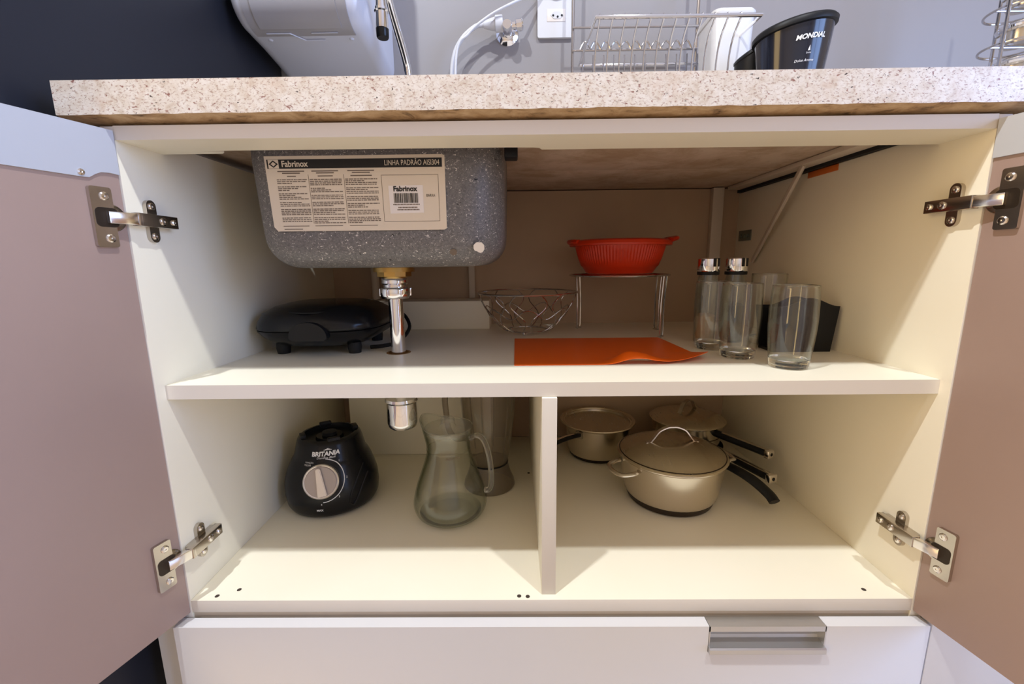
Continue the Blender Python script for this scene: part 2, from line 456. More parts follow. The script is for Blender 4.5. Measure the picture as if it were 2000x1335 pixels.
# middle shelf with the round pipe hole
def holed_plate(bm, x0, x1, y0, y1, z0, z1, cx, cy, r, n=40):
    ang = sorted(set([2*PI*k/n for k in range(n)] + [math.atan2(y-cy, x-cx) % (2*PI) for x in (x0,x1) for y in (y0,y1)]))
    def onrect(a):
        c, s = math.cos(a), math.sin(a); t = 1e9
        if abs(c) > 1e-9: t = min(t, ((x1 if c > 0 else x0)-cx)/c)
        if abs(s) > 1e-9: t = min(t, ((y1 if s > 0 else y0)-cy)/s)
        return cx+c*t, cy+s*t
    out = [onrect(a) for a in ang]; inn = [(cx+r*math.cos(a), cy+r*math.sin(a)) for a in ang]
    oT = ringverts(bm, [(*p, z1) for p in out]); iT = ringverts(bm, [(*p, z1) for p in inn])
    oB = ringverts(bm, [(*p, z0) for p in out]); iB = ringverts(bm, [(*p, z0) for p in inn])
    bridge(bm, oT, iT); bridge(bm, iT, iB); bridge(bm, iB, oB); bridge(bm, oB, oT)
TX, TY = -0.290, 0.252
b = NB(); holed_plate(b, -H, H, 0.0167, YB, 0.337, ZS, TX, TY, 0.0245); bmesh.ops.recalc_face_normals(b, faces=b.faces); shade_front_edges(b); SHELF = fin('shelf', b, ['board', 'board_front_shade'], CAB, smooth=0)
b = NB(); lathe(b, [(0.0245, -0.020), (0.0245, 0.0006), (0.0205, 0.0003), (0.0215, -0.020)], (TX, TY, ZS), 40, loop=True); fin('hole_edge', b, 'raw_wood', SHELF, label='raw brown edge of the pipe hole')
# pipe casing behind, in two storeys
part('pipe_casing', 'board', (-0.520, -0.122, 0.545, YB-0.001, 0.0005, 0.3365), label='white boxed-in pipe casing')
part('pipe_casing', 'board', (-0.520, -0.122, 0.560, YB-0.001, ZS+0.0003, 0.436), label='white boxed-in pipe casing')
# battens, brace, painted gap shade
part('corner_batten', 'batten', (0.503, 0.533, 0.648, YB-0.001, ZS+0.0003, 0.736))
part('back_batten', 'batten', (-0.185, -0.168, 0.652, YB-0.001, 0.4365, 0.736))
part('top_batten', 'batten', (0.540, 0.572, 0.10, 0.645, 0.728, 0.7375))
part('gap_shade', 'black_rubber', (0.574, 0.5848, 0.09, 0.66, 0.7222, 0.7372), label='black strip for the shaded gap along the top of the side panel')  # black strip stands in for the shade inside the open gap
part('tape', 'orange_tape', (0.5835, 0.5849, 0.285, 0.375, 0.709, 0.7215), label='orange tape scrap')
b = NB(); tube(b, [(0.545, 0.330, 0.730), (0.580, 0.560, 0.535)], 0.0075, 8, flat=(1.0, 0.6)); fin('brace', b, 'batten', CAB, label='slanting pale support strut')
b = NB(); box(b, 0.5825, 0.5849, 0.585, 0.650, 0.590, 0.618, 0.001)
for yy in (0.600, 0.618, 0.636): lathe(b, [(0, 0.0), (0.005, 0.0), (0.005, 0.003), (0, 0.0035)], (0.5825, yy, 0.603), 14, axis=(-1,0,0))
fin('corner_bracket', b, 'zinc', CAB, label='small zinc corner bracket')
# screw holes in the bottom board
for hx, hy in ((-0.548, 0.010), (-0.520, 0.024), (-0.048, 0.008), (-0.034, 0.007), (0.522, 0.020)):
    b = NB(); lathe(b, [(0, 0.0004), (0.0032, 0.0004), (0.0036, 0.0001), (0, 0.0001)], (hx, hy, 0.0), 14); fin('screw_hole', b, 'dark_hole', CAB)
b = NB(); lathe(b, [(0, 0.0004), (0.0032, 0.0004), (0.0036, 0.0001), (0, 0.0001)], (-0.020, 0.43, 0.0), 12); fin('screw_hole', b, 'dark_hole', CAB)
part('red_sticker', 'red_tag', (0.0121, 0.0155, 0.56, 0.60, 0.09, 0.105), label='small dark red sticker on the divider')
# doors: local frame along the door (e), inner normal (n)
def door(side, ang):
    s = -1 if side == 'left' else 1
    a = rad(ang)
    e = Vector((s*math.sin(a), -math.cos(a), 0)); n = Vector((-s*math.cos(a), -math.sin(a), 0)); z = Vector((0,0,1))
    O = Vector((s*0.5868, -0.0008, 0))
    def P(u, w, zz): return O + e*u + n*w + z*zz
    D0, D1, DW = -0.021, 0.717, 0.592
    t = NB(); box(t, 0.0, DW, -0.018, 0.0, D0, D1, 0.0012)
    t.transform(frame(O, e, n, z)); d = fin('door', t, 'taupe', CAB, label='open taupe-backed cabinet door on the ' + side)
    lo = 0.6505 if s < 0 else 0.667
    if s < 0: poly = [(0.0005, D1-0.001), (0.0005, 0.6595), (0.012, 0.6605), (0.022, 0.6595), (0.029, 0.656), (0.036, 0.6510), (0.042, lo), (DW-0.001, lo), (DW-0.001, D1-0.001)]
    else: poly = [(0.0005, D1-0.001), (0.0005, lo), (DW-0.001, lo), (DW-0.001, D1-0.001)]
    t = NB(); prism(t, poly, lambda u, zz, w: P(u, w, zz), 0.0001, 0.003); fin('top_strip', t, 'white_trim', d, smooth=0, label='white strip along the top of the door')
    if s < 0:
        t = NB(); lathe(t, [(0, 0.0), (0.004, 0.0), (0.004, 0.001), (0.0016, 0.0014), (0, 0.0006)], P(0.0445, 0.003, 0.6558), 16, axis=n); fin('screw', t, 'nickel_bright', d)
    return O, e, n
def hinge(side, zc, O, e, n, lift):
    s = -1 if side == 'left' else 1
    z = Vector((0,0,1)); wx = s*H; inn = Vector((-s, 0, 0)); yv = Vector((0,1,0))
    h = NB(); hy = 0.036
    # mounting plate: two rounded wings and a body on the side panel
    def onwall(y, zz, w): return Vector((wx, 0, 0)) + inn*w + yv*y + z*(zc+zz)
    prism(h, [(y+hy, zz) for y, zz in rrect(0.0085, 0.030, 0.0083, 6)], lambda a, c, w: onwall(a, c, w), 0.0002, 0.006)
    prism(h, rrect(0.030, 0.0085, 0.002, 3, 0.036, 0.0), lambda a, c, w: onwall(a, c, w), 0.0002, 0.009)
    H_ = fin('hinge', h, 'nickel', CAB, label='nickel concealed hinge of the %s door' % side)
    # arm: channel section over the plate
    t = NB()
    xbox(t, frame(onwall(0.034, 0, 0.0165), yv, z, inn), 0.0345, 0.0088, 0.0012, 0.0008)
    for q in (-1, 1): xbox(t, frame(onwall(0.034, q*0.0080, 0.0115), yv, z, inn), 0.0345, 0.0009, 0.0055, 0.0004)
    fin('arm', t, 'nickel', H_)
    # screws
    for (y, zz, w, r) in ((hy, 0.021, 0.006, 0.0052), (hy, -0.021, 0.006, 0.0052), (0.040, 0, 0.0177, 0.0058), (0.060, 0, 0.0177, 0.0045)):
        t = NB(); lathe(t, [(0, 0), (r, 0), (r, 0.0012), (r*0.75, 0.0022), (r*0.3, 0.0024), (r*0.22, 0.001), (0, 0.001)], onwall(y, zz, w), 16, axis=inn); fin('screw', t, 'nickel_bright', H_)
    # cup plate on the door
    def ondoor(u, zz, w): return O + e*u + n*w + z*(zc+zz)
    t = NB(); prism(t, rrect(0.0125, 0.0385, 0.003, 4, 0.0285, 0.0), lambda a, c, w: ondoor(a, c, w), 0.0002, 0.0058)
    lathe(t, [(0, 0.0002), (0.0180, 0.0002), (0.0180, 0.0020), (0.016, 0.0030), (0, 0.0030)], ondoor(0.0185, 0, 0), 32, axis=n)
    bmesh.ops.bevel(t, geom=[x for x in t.edges if x.calc_face_angle(0) > 1.0], offset=0.0007, segments=2, affect='EDGES')
    fin('cup_plate', t, 'nickel', H_)
    t = NB(); prism(t, rrect(0.013, 0.0125, 0.006, 5, 0.0255, 0.0), lambda a, c, w: ondoor(a, c, w), 0.0058, 0.0062); fin('cup_pocket', t, 'burnt', H_, label='dark recess of the hinge cup')
    for zz in (0.027, -0.027):
        t = NB(); lathe(t, [(0, 0), (0.0055, 0), (0.0055, 0.0010), (0.004, 0.0022), (0.0012, 0.0024), (0.0010, 0.001), (0, 0.001)], ondoor(0.0255, zz, 0.0058), 16, axis=n); fin('screw', t, 'nickel_bright', H_)
    # bright link between arm and cup
    a0 = onwall(0.003, 0, 0.0125); a1 = ondoor(0.0225, 0, 0.0085)
    d = (a1-a0); L_ = d.length; d.normalize(); v = z.cross(d).normalized(); w_ = d.cross(v)
    t = NB(); xbox(t, frame((a0+a1)/2, d, v, w_), L_/2+0.004, 0.0045, 0.0078, 0.0012); fin('link', t, 'nickel_bright', H_, label='bright polished hinge link')
fl = door('left', 16); fr_ = door('right', 10.5)
hinge('left', 0.602, *fl, 0); hinge('left', 0.086, *fl, 0)
hinge('right', 0.612, *fr_, 0); hinge('right', 0.101, *fr_, 0)
# drawer below, with a notch for the aluminium pull
DZ0, DZ1 = -0.262, -0.0305
HX0, HX1, HZ = 0.252, 0.436, -0.077
poly = [(-0.602, DZ0), (0.598, DZ0), (0.598, DZ1), (HX1, DZ1), (HX1, HZ), (HX0, HZ), (HX0, DZ1), (-0.602, DZ1)]
b = NB(); prism(b, poly, lambda x, z, y: (x, y, z), -0.0215, -0.002); DR = fin('drawer', b, 'white_front', CAB, smooth=0)
pf = [(-0.0225, DZ1+0.0005), (-0.0025, DZ1+0.0005), (-0.0025, HZ+0.0005), (-0.0275, HZ+0.0005), (-0.0285, HZ+0.002), (-0.0285, HZ+0.0095), (-0.0265, HZ+0.0115), (-0.0080, HZ+0.0135), (-0.0062, HZ+0.018), (-0.0062, DZ1-0.012), (-0.0090, DZ1-0.0095), (-0.0225, DZ1-0.0085)]
b = NB(); prism(b, pf, lambda y, z, x: (x, y, z), HX0+0.0004, HX1-0.0004); fin('drawer_pull', b, 'alu', DR, smooth=20, label='recessed aluminium drawer pull')
for xx in (HX0+0.0004, HX1-0.0019):
    b = NB(); box(b, xx, xx+0.0015, -0.0225, -0.0026, HZ+0.0006, DZ1+0.0006); fin('pull_cheek', b, 'alu', DR)
part('drawer_rail', 'batten', (-H, H, 0.003, 0.10, -0.040, -0.0225))
part('toe_kick', 'board', (-0.600, 0.600, 0.05, 0.066, FLOOR_Z, -0.262))
# neighbouring cabinet on the right
NBR = root('base_cabinet', (0.95, 0.33, FLOOR_Z), 'closed white base cabinet at the right edge, behind the open right door', 'cabinet')
part('body', 'white_front', (0.606, 1.55, 0.0, 0.66, FLOOR_Z, 0.722), parent=NBR)
part('door', 'white_front', (0.602, 1.08, -0.0205, -0.001, FLOOR_Z+0.05, 0.717), parent=NBR)
part('door', 'white_front', (1.084, 1.55, -0.0205, -0.001, FLOOR_Z+0.05, 0.717), parent=NBR)

# ------------------------------------------------------------------ countertop (with the sink opening)
CX0, CX1, CY0, CY1, CT, CB = -0.642, 1.60, -0.0155, ROOM_Y1-0.001, 0.773, 0.7385
SX0, SX1, SY0, SY1 = -0.483, -0.066, 0.090, 0.420   # sink outline
CTR = root('countertop', (0.3, 0.33, CB), 'speckled beige granite worktop above the open cabinet', 'worktop')
b = NB()
box(b, CX0, CX1, CY0, SY0+0.012, CB, CT, 0.002); box(b, CX0, CX1, SY1-0.012, CY1, CB, CT, 0.002)
box(b, CX0, SX0+0.012, SY0+0.0121, SY1-0.0121, CB, CT); box(b, SX1-0.012, CX1, SY0+0.0121, SY1-0.0121, CB, CT)
for f in b.faces:
    c = f.calc_center_median(); f.normal_update()
    if f.normal.z < -0.5 and c.z < CB+0.001: f.material_index = 1
fin('slab', b, ['granite', 'granite_under'], CTR)
# front apron with chipped lower edge
b = NB()
n = 160; top, r1, r2, r3, bk = [], [], [], [], []
for i in range(n+1):
    x = CX0 + (CX1-CX0)*i/n
    j = random.uniform(-0.0006, 0.0006); 
    top.append((x, CY0-0.0006, CT-0.0005)); r1.append((x, CY0-0.0006, 0.7315+j)); r2.append((x, 0.0035+random.uniform(-0.0004,0.0004), 0.7262+random.uniform(-0.0003,0.0003)))
    r3.append((x, 0.026, 0.7262)); bk.append((x, 0.026, 0.7384))
rows = [ringverts(b, q) for q in (r1, r2, r3, bk)]
for a_, c_ in zip(rows[:-1], rows[1:]): bridge(b, a_, c_, closed=False)
for f in b.faces: f.material_index = 1
tp = ringverts(b, top); bridge(b, tp, rows[0], closed=False)
fin('apron', b, ['granite', 'granite_edge'], CTR, smooth=40, label='front edge with a rough brown underside')
b = NB(); prism(b, [(CY0-0.0006, CT-0.0005), (CY0-0.0006, 0.7315), (0.0035, 0.7262), (0.026, 0.7262), (0.026, CT-0.0005)], lambda y, z, x: (x, y, z), CX0-0.0004, CX0); fin('end_cap', b, 'granite', CTR)
b = NB(); box(b, -0.060, -0.018, 0.084, 0.135, 0.7225, 0.7384, 0.004); fin('putty_lump', b, 'putty', CTR, label='dried brown putty by the sink')

# ------------------------------------------------------------------ sink
SNK = root('sink', ((SX0+SX1)/2, (SY0+SY1)/2, 0.53), 'grey speckled sink bowl hanging under the worktop, with a paper label', 'sink')
scx, scy, hw, hd = (SX0+SX1)/2, (SY0+SY1)/2, (SX1-SX0)/2, (SY1-SY0)/2
def sring(ins, z, r): return [(x, y, z) for x, y in rrect(hw-ins, hd-ins, max(r-ins, 0.012), 8, scx, scy)]
b = NB()
R = 0.055; ZB = 0.532
rings = [sring(0.0, 0.7383, 0.065), sring(0.0, 0.70, 0.065)]
for k in range(0, 9):
    a = rad(90*k/8); rings.append(sring(0.002+R*(1-math.cos(a)), ZB+R-R*math.sin(a), 0.065+R*0.25))
rings.append(sring(0.11, ZB-0.001, 0.16)); 
inner = [sring(0.11, ZB+0.002, 0.16)] + [sring(0.0035+R*(1-math.cos(rad(90*k/8))), ZB+R+0.001-R*math.sin(rad(90*k/8)), 0.065+R*0.25) for k in range(8, -1, -1)] + [sring(0.003, 0.7383, 0.065)]
rv = loft(b, rings, False, True); rv2 = loft(b, inner, True, False); bridge(b, rv[0], rv2[-1])
BOWL = fin('bowl', b, 'sink_grey', SNK, smooth=45)
# white paint blob and grey smear at the lower right
def blob(cx, cz, rx, rz, seed):
    rnd = random.Random(seed); t = NB()
    pts = [(cx+rx*math.cos(2*PI*k/18)*rnd.uniform(0.8, 1.1), cz+rz*math.sin(2*PI*k/18)*rnd.uniform(0.8, 1.1)) for k in range(18)]
    return t, pts
def bowl_y(z):
    if z > ZB+R: return SY0+0.002
    d = ZB+R-z; return SY0+0.002+R-math.sqrt(max(R*R-d*d, 0))
t, pts = blob(-0.1075, 0.5625, 0.0095, 0.0085, 3)
prism(t, pts, lambda x, z, w: (x, bowl_y(z)-w, z), 0.0, 0.0010); fin('paint_blob', t, 'paper_white', BOWL, label='white paint blob')
t, pts = blob(-0.150, 0.5555, 0.006, 0.0055, 5)
prism(t, pts, lambda x, z, w: (x, bowl_y(z)-w, z), 0.0, 0.0006); fin('smear', t, 'print_grey', BOWL, label='brown smear')
b = NB(); box(b, SX1+0.0005, SX1+0.022, 0.105, 0.135, 0.700, 0.7215, 0.003); fin('mounting_clip', b, 'black_satin', SNK, label='dark mounting clip')
# paper label on the front of the bowl
LX0, LX1, LZ0, LZ1 = -0.436, -0.157, 0.590, 0.7025
LW, LH = LX1-LX0, LZ1-LZ0
def lab(lift):
    def f(u, v):   # u, v in 0..1 of the label; slight taper as in the photograph's sheet
        return (LX0+LW*(u+0.020*(1-v)*(1-u)), SY0-lift, LZ0+LH*v+0.0015*(u-0.5)*0)
    return f
b = NB()
outl = [(0.02, 0.0), (0.985, 0.0), (1.0, 0.02), (1.0, 0.985), (0.985, 1.0), (0.0, 1.0), (0.0, 0.06)]
prism(b, outl, lambda u, v, w: lab(w)(u, v), 0.0001, 0.0008); LAB = fin('paper_label', b, 'paper', SNK, smooth=0, label='cream instruction label with black header')
f1 = lab(0.0011); f2 = lab(0.0014); f3 = lab(0.0017)
b = NB(); quad(b, f1, 0.012, 0.985, 0.835, 0.955); fin('header_band', b, 'print_black', LAB, smooth=0, flat=True)
def T(s, size, u, v, m, f=f2, parent=None, name='lettering', **k):
    bm = text_bm(s, size, lambda a, c: f(u+a/LW, v+c/LH), **k)
    return fin(name, bm, m, parent or LAB, smooth=0, flat=True)
b = NB(); quad(b, f2, 0.020, 0.078, 0.838, 0.952); fin('logo_square', b, 'paper', LAB, smooth=0, flat=True)
b = NB()
vs_o = ringverts(b, [f3(0.049+0.026*dx, 0.895+0.048*dz) for dx, dz in ((1,0),(0,1),(-1,0),(0,-1))])
vs_i = ringverts(b, [f3(0.049+0.0145*math.cos(a), 0.895+0.030*math.sin(a)) for a in (0, PI/2, PI, 1.5*PI)])
bridge(b, vs_o, vs_i); fin('logo', b, 'print_black', LAB, smooth=0, flat=True)
T('Fabrinox', 0.0125, 0.166, 0.893, 'paper', bold=0.0003, sx=0.92)
T('LINHA PADRÃO AISI304', 0.0112, 0.818, 0.893, 'paper', sx=0.72)
# three columns of fine print
b = NB(); rnd = random.Random(2)
for c, (u0, u1) in enumerate(((0.055, 0.225), (0.240, 0.420), (0.440, 0.622))):
    uc = (u0+u1)/2
    for v, w in ((0.80, 0.15), (0.775, 0.10), (0.735, 0.05 + 0.035*c)):
        quad(b, f1, uc-w/2, uc+w/2, v-0.007, v+0.007)
    v = 0.690
    while v > (0.10 if c < 2 else 0.16):
        for k in range(rnd.choice((3, 3, 4))):
            u = u0; end = u1 if rnd.random() < 0.7 else u0+(u1-u0)*rnd.uniform(0.3, 0.8)
            while u < end-0.006:
                l = rnd.uniform(0.006, 0.026); quad(b, f1, u, min(u+l, end), v-0.0058, v+0.0058); u += l+0.0035
            v -= 0.0235
        v -= 0.022
    quad(b, f1, u0, u1-0.02, 0.066, 0.074)
quad(b, f1, 0.058, 0.165, 0.022, 0.032)
fin('fine_print', b, 'print_grey', LAB, smooth=0, flat=True)
b = NB()
bridge(b, ringverts(b, [f1(*q) for q in ((0.642, 0.117), (0.962, 0.117), (0.962, 0.738), (0.642, 0.738))]), ringverts(b, [f1(*q) for q in ((0.644, 0.122), (0.960, 0.122), (0.960, 0.733), (0.644, 0.733))]))
fin('rule_frame', b, 'print_grey', LAB, smooth=0, flat=True)
for u in (0.2335, 0.4325):
    b = NB(); quad(b, f1, u, u+0.0022, 0.10, 0.755); fin('rule_line', b, 'print_grey', LAB, smooth=0, flat=True)
b = NB(); prism(b, [(0.680, 0.225), (0.872, 0.232), (0.872, 0.600), (0.678, 0.596)], lambda u, v, w: lab(w)(u, v), 0.0008, 0.0012); fin('barcode_sticker', b, 'paper_white', LAB, smooth=0)
fs = lab(0.0016)
T('Fabrinox', 0.0105, 0.772, 0.550, 'print_black', f=fs, bold=0.0004)
b = NB(); u = 0.706
while u < 0.842:
    w = rnd.choice((0.0015, 0.002, 0.0035, 0.005)); quad(b, fs, u, u+w, 0.365, 0.495); u += w+rnd.choice((0.0015, 0.002, 0.003))
fin('barcode', b, 'print_black', LAB, smooth=0, flat=True)
b = NB()
for u0, u1, v in ((0.700, 0.845, 0.345), (0.728, 0.836, 0.305), (0.722, 0.842, 0.275)):
    u = u0
    while u < u1: quad(b, fs, u, u+0.006, v-0.008, v+0.008); u += 0.0085
fin('barcode_digits', b, 'print_grey', LAB, smooth=0, flat=True)
T('BARRA', 0.0060, 0.915, 0.460, 'print_black', f=f1, sx=0.75)

# ------------------------------------------------------------------ drain trap under the sink
TR = root('drain_trap', (TX, TY, ZB-0.001), 'chrome bottle trap pipe running from the sink down through the shelf', 'pipe')
def lt(name, prof, m, n=40, parent=TR, c=(TX, TY, 0), **k):
    b = NB(); lathe(b, prof, c, n); return fin(name, b, m, parent, **k)
b = NB(); prism(b, [(0.034*math.cos(2*PI*k/10), 0.034*math.sin(2*PI*k/10)) for k in range(10)], lambda x, y, z: (TX+x, TY+y, z), 0.513, 0.522)
lathe(b, [(0, 0.522), (0.040, 0.522), (0.040, 0.5305), (0, 0.5305)], (TX, TY, 0), 32)
fin('lock_nut', b, 'brass', TR, label='brass lock nut')
lt('coupling', [(0, 0.5129), (0.024, 0.5129), (0.026, 0.509), (0.026, 0.500), (0.023, 0.497), (0.0225, 0.492), (0, 0.492)], 'chrome')
b = NB(); lathe(b, [(0, 0.4919), (0.0275, 0.4919), (0.029, 0.489), (0.029, 0.476), (0.026, 0.470), (0.016, 0.468), (0, 0.468)], (TX, TY, 0), 40)
for k in range(5): 
    a = 2*PI*k/5+0.5; xbox(b, frame((TX+0.029*math.cos(a), TY+0.029*math.sin(a), 0.482), Vector((math.cos(a), math.sin(a), 0)), Vector((-math.sin(a), math.cos(a), 0)), Vector((0,0,1))), 0.0022, 0.006, 0.008, 0.001)
fin('collar_nut', b, 'chrome', TR)
lt('tail_pipe', [(0, 0.4679), (0.0145, 0.4679), (0.0145, 0.2685), (0, 0.2685)], 'chrome', 32)
lt('bottle_cup', [(0, 0.2684), (0.020, 0.2684), (0.033, 0.264), (0.034, 0.258), (0.0305, 0.254), (0.0315, 0.212), (0.0295, 0.203), (0.0255, 0.199), (0, 0.1985)], 'chrome', 48)
b = NB(); tube(b, spline([(TX+0.0, TY+0.031, 0.245), (TX, 0.40, 0.245), (TX, 0.5447, 0.245)], 4), 0.014, 16); fin('outlet_pipe', b, 'chrome', TR)
# pale pipe and valve behind the sink
PV = root('water_supply_pipe', (-0.455, 0.645, 0.4365), 'pale supply pipe with dark valve at the back below the sink', 'pipe')
b = NB(); tube(b, [(-0.455, 0.645, 0.4365), (-0.455, 0.645, 0.72)], 0.011, 12); fin('pipe', b, 'batten', PV)
b = NB(); lathe(b, [(0, -0.02), (0.013, -0.02), (0.016, -0.01), (0.016, 0.012), (0.012, 0.02), (0, 0.02)], (-0.455, 0.628, 0.545), 16, axis=(1,0,0)); fin('valve', b, 'black_satin', PV)

# ------------------------------------------------------------------ sandwich grill on the shelf
GX, GY = -0.4555, 0.325
GR = root('sandwich_maker', (GX, GY, ZS), 'black electric sandwich grill on the shelf beside the drain pipe', 'appliance')
def se_ring(cx, cy, a, bb, z, p=3.2, n=48, tilt=0.0, y0=0.0):
    out = []
    for k in range(n):
        t = 2*PI*k/n; c, s_ = math.cos(t), math.sin(t)
        x = a*math.copysign(abs(c)**(2/p), c); y = bb*math.copysign(abs(s_)**(2/p), s_)
        out.append((cx+x, cy+y, z+tilt*(y-y0)))
    return out
b = NB(); loft(b, [se_ring(GX, GY, *q) for q in ((0.070, 0.075, 0.374), (0.090, 0.095, 0.378), (0.116, 0.116, 0.393), (0.1255, 0.127, 0.406), (0.1265, 0.128, 0.4095))]); fin('lower_shell', b, 'black_gloss', GR, smooth=50)
b = NB(); loft(b, [se_ring(GX, GY, *q) for q in ((0.1260, 0.1275, 0.4112), (0.1275, 0.129, 0.414), (0.125, 0.126, 0.425), (0.115, 0.116, 0.442), (0.094, 0.098, 0.454), (0.070, 0.07, 0.460), (0.03, 0.03, 0.4615))]); fin('lid', b, 'black_gloss', GR, smooth=50)
b = NB()
pts = [(x, z) for x, z in [(0.036*math.cos(rad(a)), 0.026*math.sin(rad(a))) for a in range(0, 181, 12)]] + [(-0.036, -0.004), (-0.030, -0.009), (0.030, -0.009), (0.036, -0.004)]
prism(b, pts, lambda x, z, y: (GX+0.012+x, y, 0.404+z), GY-0.138, GY-0.112)
bmesh.ops.bevel(b, geom=[x for x in b.edges if x.calc_face_angle(0) > 1.0], offset=0.003, segments=2, affect='EDGES')
fin('latch', b, 'black_satin', GR)
b = NB(); tube(b, spline([(GX-0.05, GY-0.10, 0.4465), (GX, GY-0.115, 0.446), (GX+0.05, GY-0.10, 0.4465)], 6), 0.0018, 6); fin('lid_ridge', b, 'black_satin', GR)
for dx in (-0.072, 0.075):
    for dy in (-0.07, 0.075):
        b = NB(); lathe(b, [(0, 0), (0.012, 0), (0.014, 0.012), (0.013, 0.022), (0, 0.022)], (GX+dx, GY+dy, ZS+0.0002), 16); fin('foot', b, 'black_rubber', GR)
b = NB(); lathe(b, [(0, -0.05), (0.016, -0.05), (0.016, 0.05), (0, 0.05)], (GX, GY+0.135, 0.412), 16, axis=(1,0,0)); fin('hinge_barrel', b, 'black_satin', GR)
b = NB(); tube(b, spline([(GX+0.05, GY+0.13, 0.405), (GX+0.115, GY+0.13, 0.42), (GX+0.150, GY+0.09, 0.39), (GX+0.140, GY+0.03, 0.3645), (GX+0.120, GY-0.02, 0.3635), (GX+0.095, GY-0.035, 0.3635)], 8), 0.0042, 8); fin('power_cord', b, 'black_rubber', GR)

# ------------------------------------------------------------------ wire fruit basket
BX, BY = -0.020, 0.495
BK = root('wire_basket', (BX, BY, ZS), 'round chrome wire fruit basket with wavy wires on the shelf', 'basket')
def circ(cx, cy, z, r, n=48): return [(cx+r*math.cos(2*PI*k/n), cy+r*math.sin(2*PI*k/n), z) for k in range(n)]
def brad(z): 
    t = max(0, min(1, (z-0.366)/(0.463-0.366))); return 0.052+(0.126-0.052)*t**0.55
b = NB(); tube(b, circ(BX, BY, 0.463, 0.126, 64), 0.0024, 8, closed=True); fin('rim', b, 'chrome_wire', BK)
b = NB(); tube(b, circ(BX, BY, 0.3665, 0.052), 0.002, 8, closed=True); fin('base_ring', b, 'chrome_wire', BK)
NW = 14
for k in range(NW):
    a0 = 2*PI*k/NW; pts = []
    for j in range(13):
        t = j/12; z = 0.463-(0.463-0.3665)*t; a = a0+0.16*math.sin(t*2*PI)*(1 if k % 2 else -1)
        pts.append((BX+brad(z)*math.cos(a), BY+brad(z)*math.sin(a), z))
    b = NB(); tube(b, pts, 0.0014, 6); fin('wire', b, 'chrome_wire', BK)
b = NB(); tube(b, [(BX+(brad(0.415+0.012*math.sin(7*t)))*math.cos(t), BY+(brad(0.415+0.012*math.sin(7*t)))*math.sin(t), 0.415+0.012*math.sin(7*t)) for t in [2*PI*k/84 for k in range(84)]], 0.0014, 6, closed=True); fin('wavy_ring', b, 'chrome_wire', BK)
for k in range(3):
    a = rad(-100+120*k); b = NB(); lathe(b, [(0, 0), (0.004, 0.0012), (0.0055, 0.0045), (0.004, 0.0078), (0, 0.009)], (BX+0.055*math.cos(a), BY+0.055*math.sin(a), ZS), 14); fin('ball_foot', b, 'chrome', BK)

# ------------------------------------------------------------------ wire stand and red colander
DX, DY = 0.209, 0.485
ST = root('wire_stand', (DX, DY, ZS), 'round chrome wire stand carrying the red colander', 'stand')
b = NB(); tube(b, circ(DX, DY, 0.5045, 0.121, 64), 0.0024, 8, closed=True); fin('top_ring', b, 'chrome_wire', ST)
for k in range(-3, 4):
    y = k*0.03; hx = math.sqrt(0.121**2-y*y); b = NB(); tube(b, [(DX-hx, DY+y, 0.5045), (DX+hx, DY+y, 0.5045)], 0.0015, 6); fin('cross_wire', b, 'chrome_wire', ST)
for a in (-42, 138, 18):
    c, s_ = math.cos(rad(a)), math.sin(rad(a)); tx, ty = -s_, c
    q = []
    for w, z in ((-0.008, 0.5045), (-0.008, 0.44), (-0.008, 0.372), (-0.006, 0.3625), (0.006, 0.3625), (0.008, 0.372), (0.008, 0.44), (0.008, 0.5045)):
        rr = 0.121-(0.004 if z < 0.5 else 0); q.append((DX+rr*c+tx*w, DY+rr*s_+ty*w, z))
    b = NB(); tube(b, q, 0.0019, 6); fin('leg', b, 'chrome_wire', ST)
    b = NB(); xbox(b, frame((DX+0.117*c, DY+0.117*s_, 0.3608), Vector((tx, ty, 0)), Vector((-c, -s_, 0)), Vector((0,0,1))), 0.009, 0.004, 0.0016, 0.001); fin('rubber_foot', b, 'clear_plastic', ST)
CO = root('colander', (DX, DY, 0.507), 'red plastic colander standing on the wire stand', 'colander')
b = NB(); n = 180
def cring(r, z, rip): return [(DX+(r+rip*(k % 2))*math.cos(2*PI*k/n), DY+(r+rip*(k % 2))*math.sin(2*PI*k/n), z) for k in range(n)]
outer = [cring(0.030, 0.5072, 0), cring(0.074, 0.5072, 0), cring(0.081, 0.510, 0), cring(0.090, 0.524, 0.0), cring(0.0925, 0.528, 0.0016), cring(0.099, 0.545, 0.0017), cring(0.104, 0.562, 0.0017), cring(0.107, 0.572, 0.0016), cring(0.1085, 0.576, 0)]
inn = [cring(0.1065, 0.576, 0), cring(0.100, 0.55, 0), cring(0.088, 0.522, 0), cring(0.078, 0.5105, 0), cring(0.030, 0.5095, 0)]
rv = loft(b, outer+inn, True, True)
BW = fin('bowl', b, 'red_plastic', CO, smooth=25)
b = NB(); lathe(b, [(0.1066, 0.5761), (0.117, 0.5745), (0.1225, 0.575), (0.1235, 0.579), (0.121, 0.5855), (0.112, 0.589), (0.107, 0.587)], (DX, DY, 0), 72, loop=True); fin('rim', b, 'red_plastic', CO)
for sg, lift, q_ in ((1, 0.006, 0.0), (-1, 0.0, 0.009)):
    b = NB(); tube(b, spline([(DX+sg*0.108, DY-0.050*1, 0.5835+lift*0.5), (DX+sg*(0.126-q_), DY-0.034, 0.585+lift), (DX+sg*(0.131-q_), DY, 0.586+lift), (DX+sg*(0.126-q_), DY+0.034, 0.585+lift), (DX+sg*0.108, DY+0.05, 0.5835+lift*0.5)], 6), 0.0065, 8, flat=(0.9, 1.3)); fin('handle', b, 'red_plastic', CO)

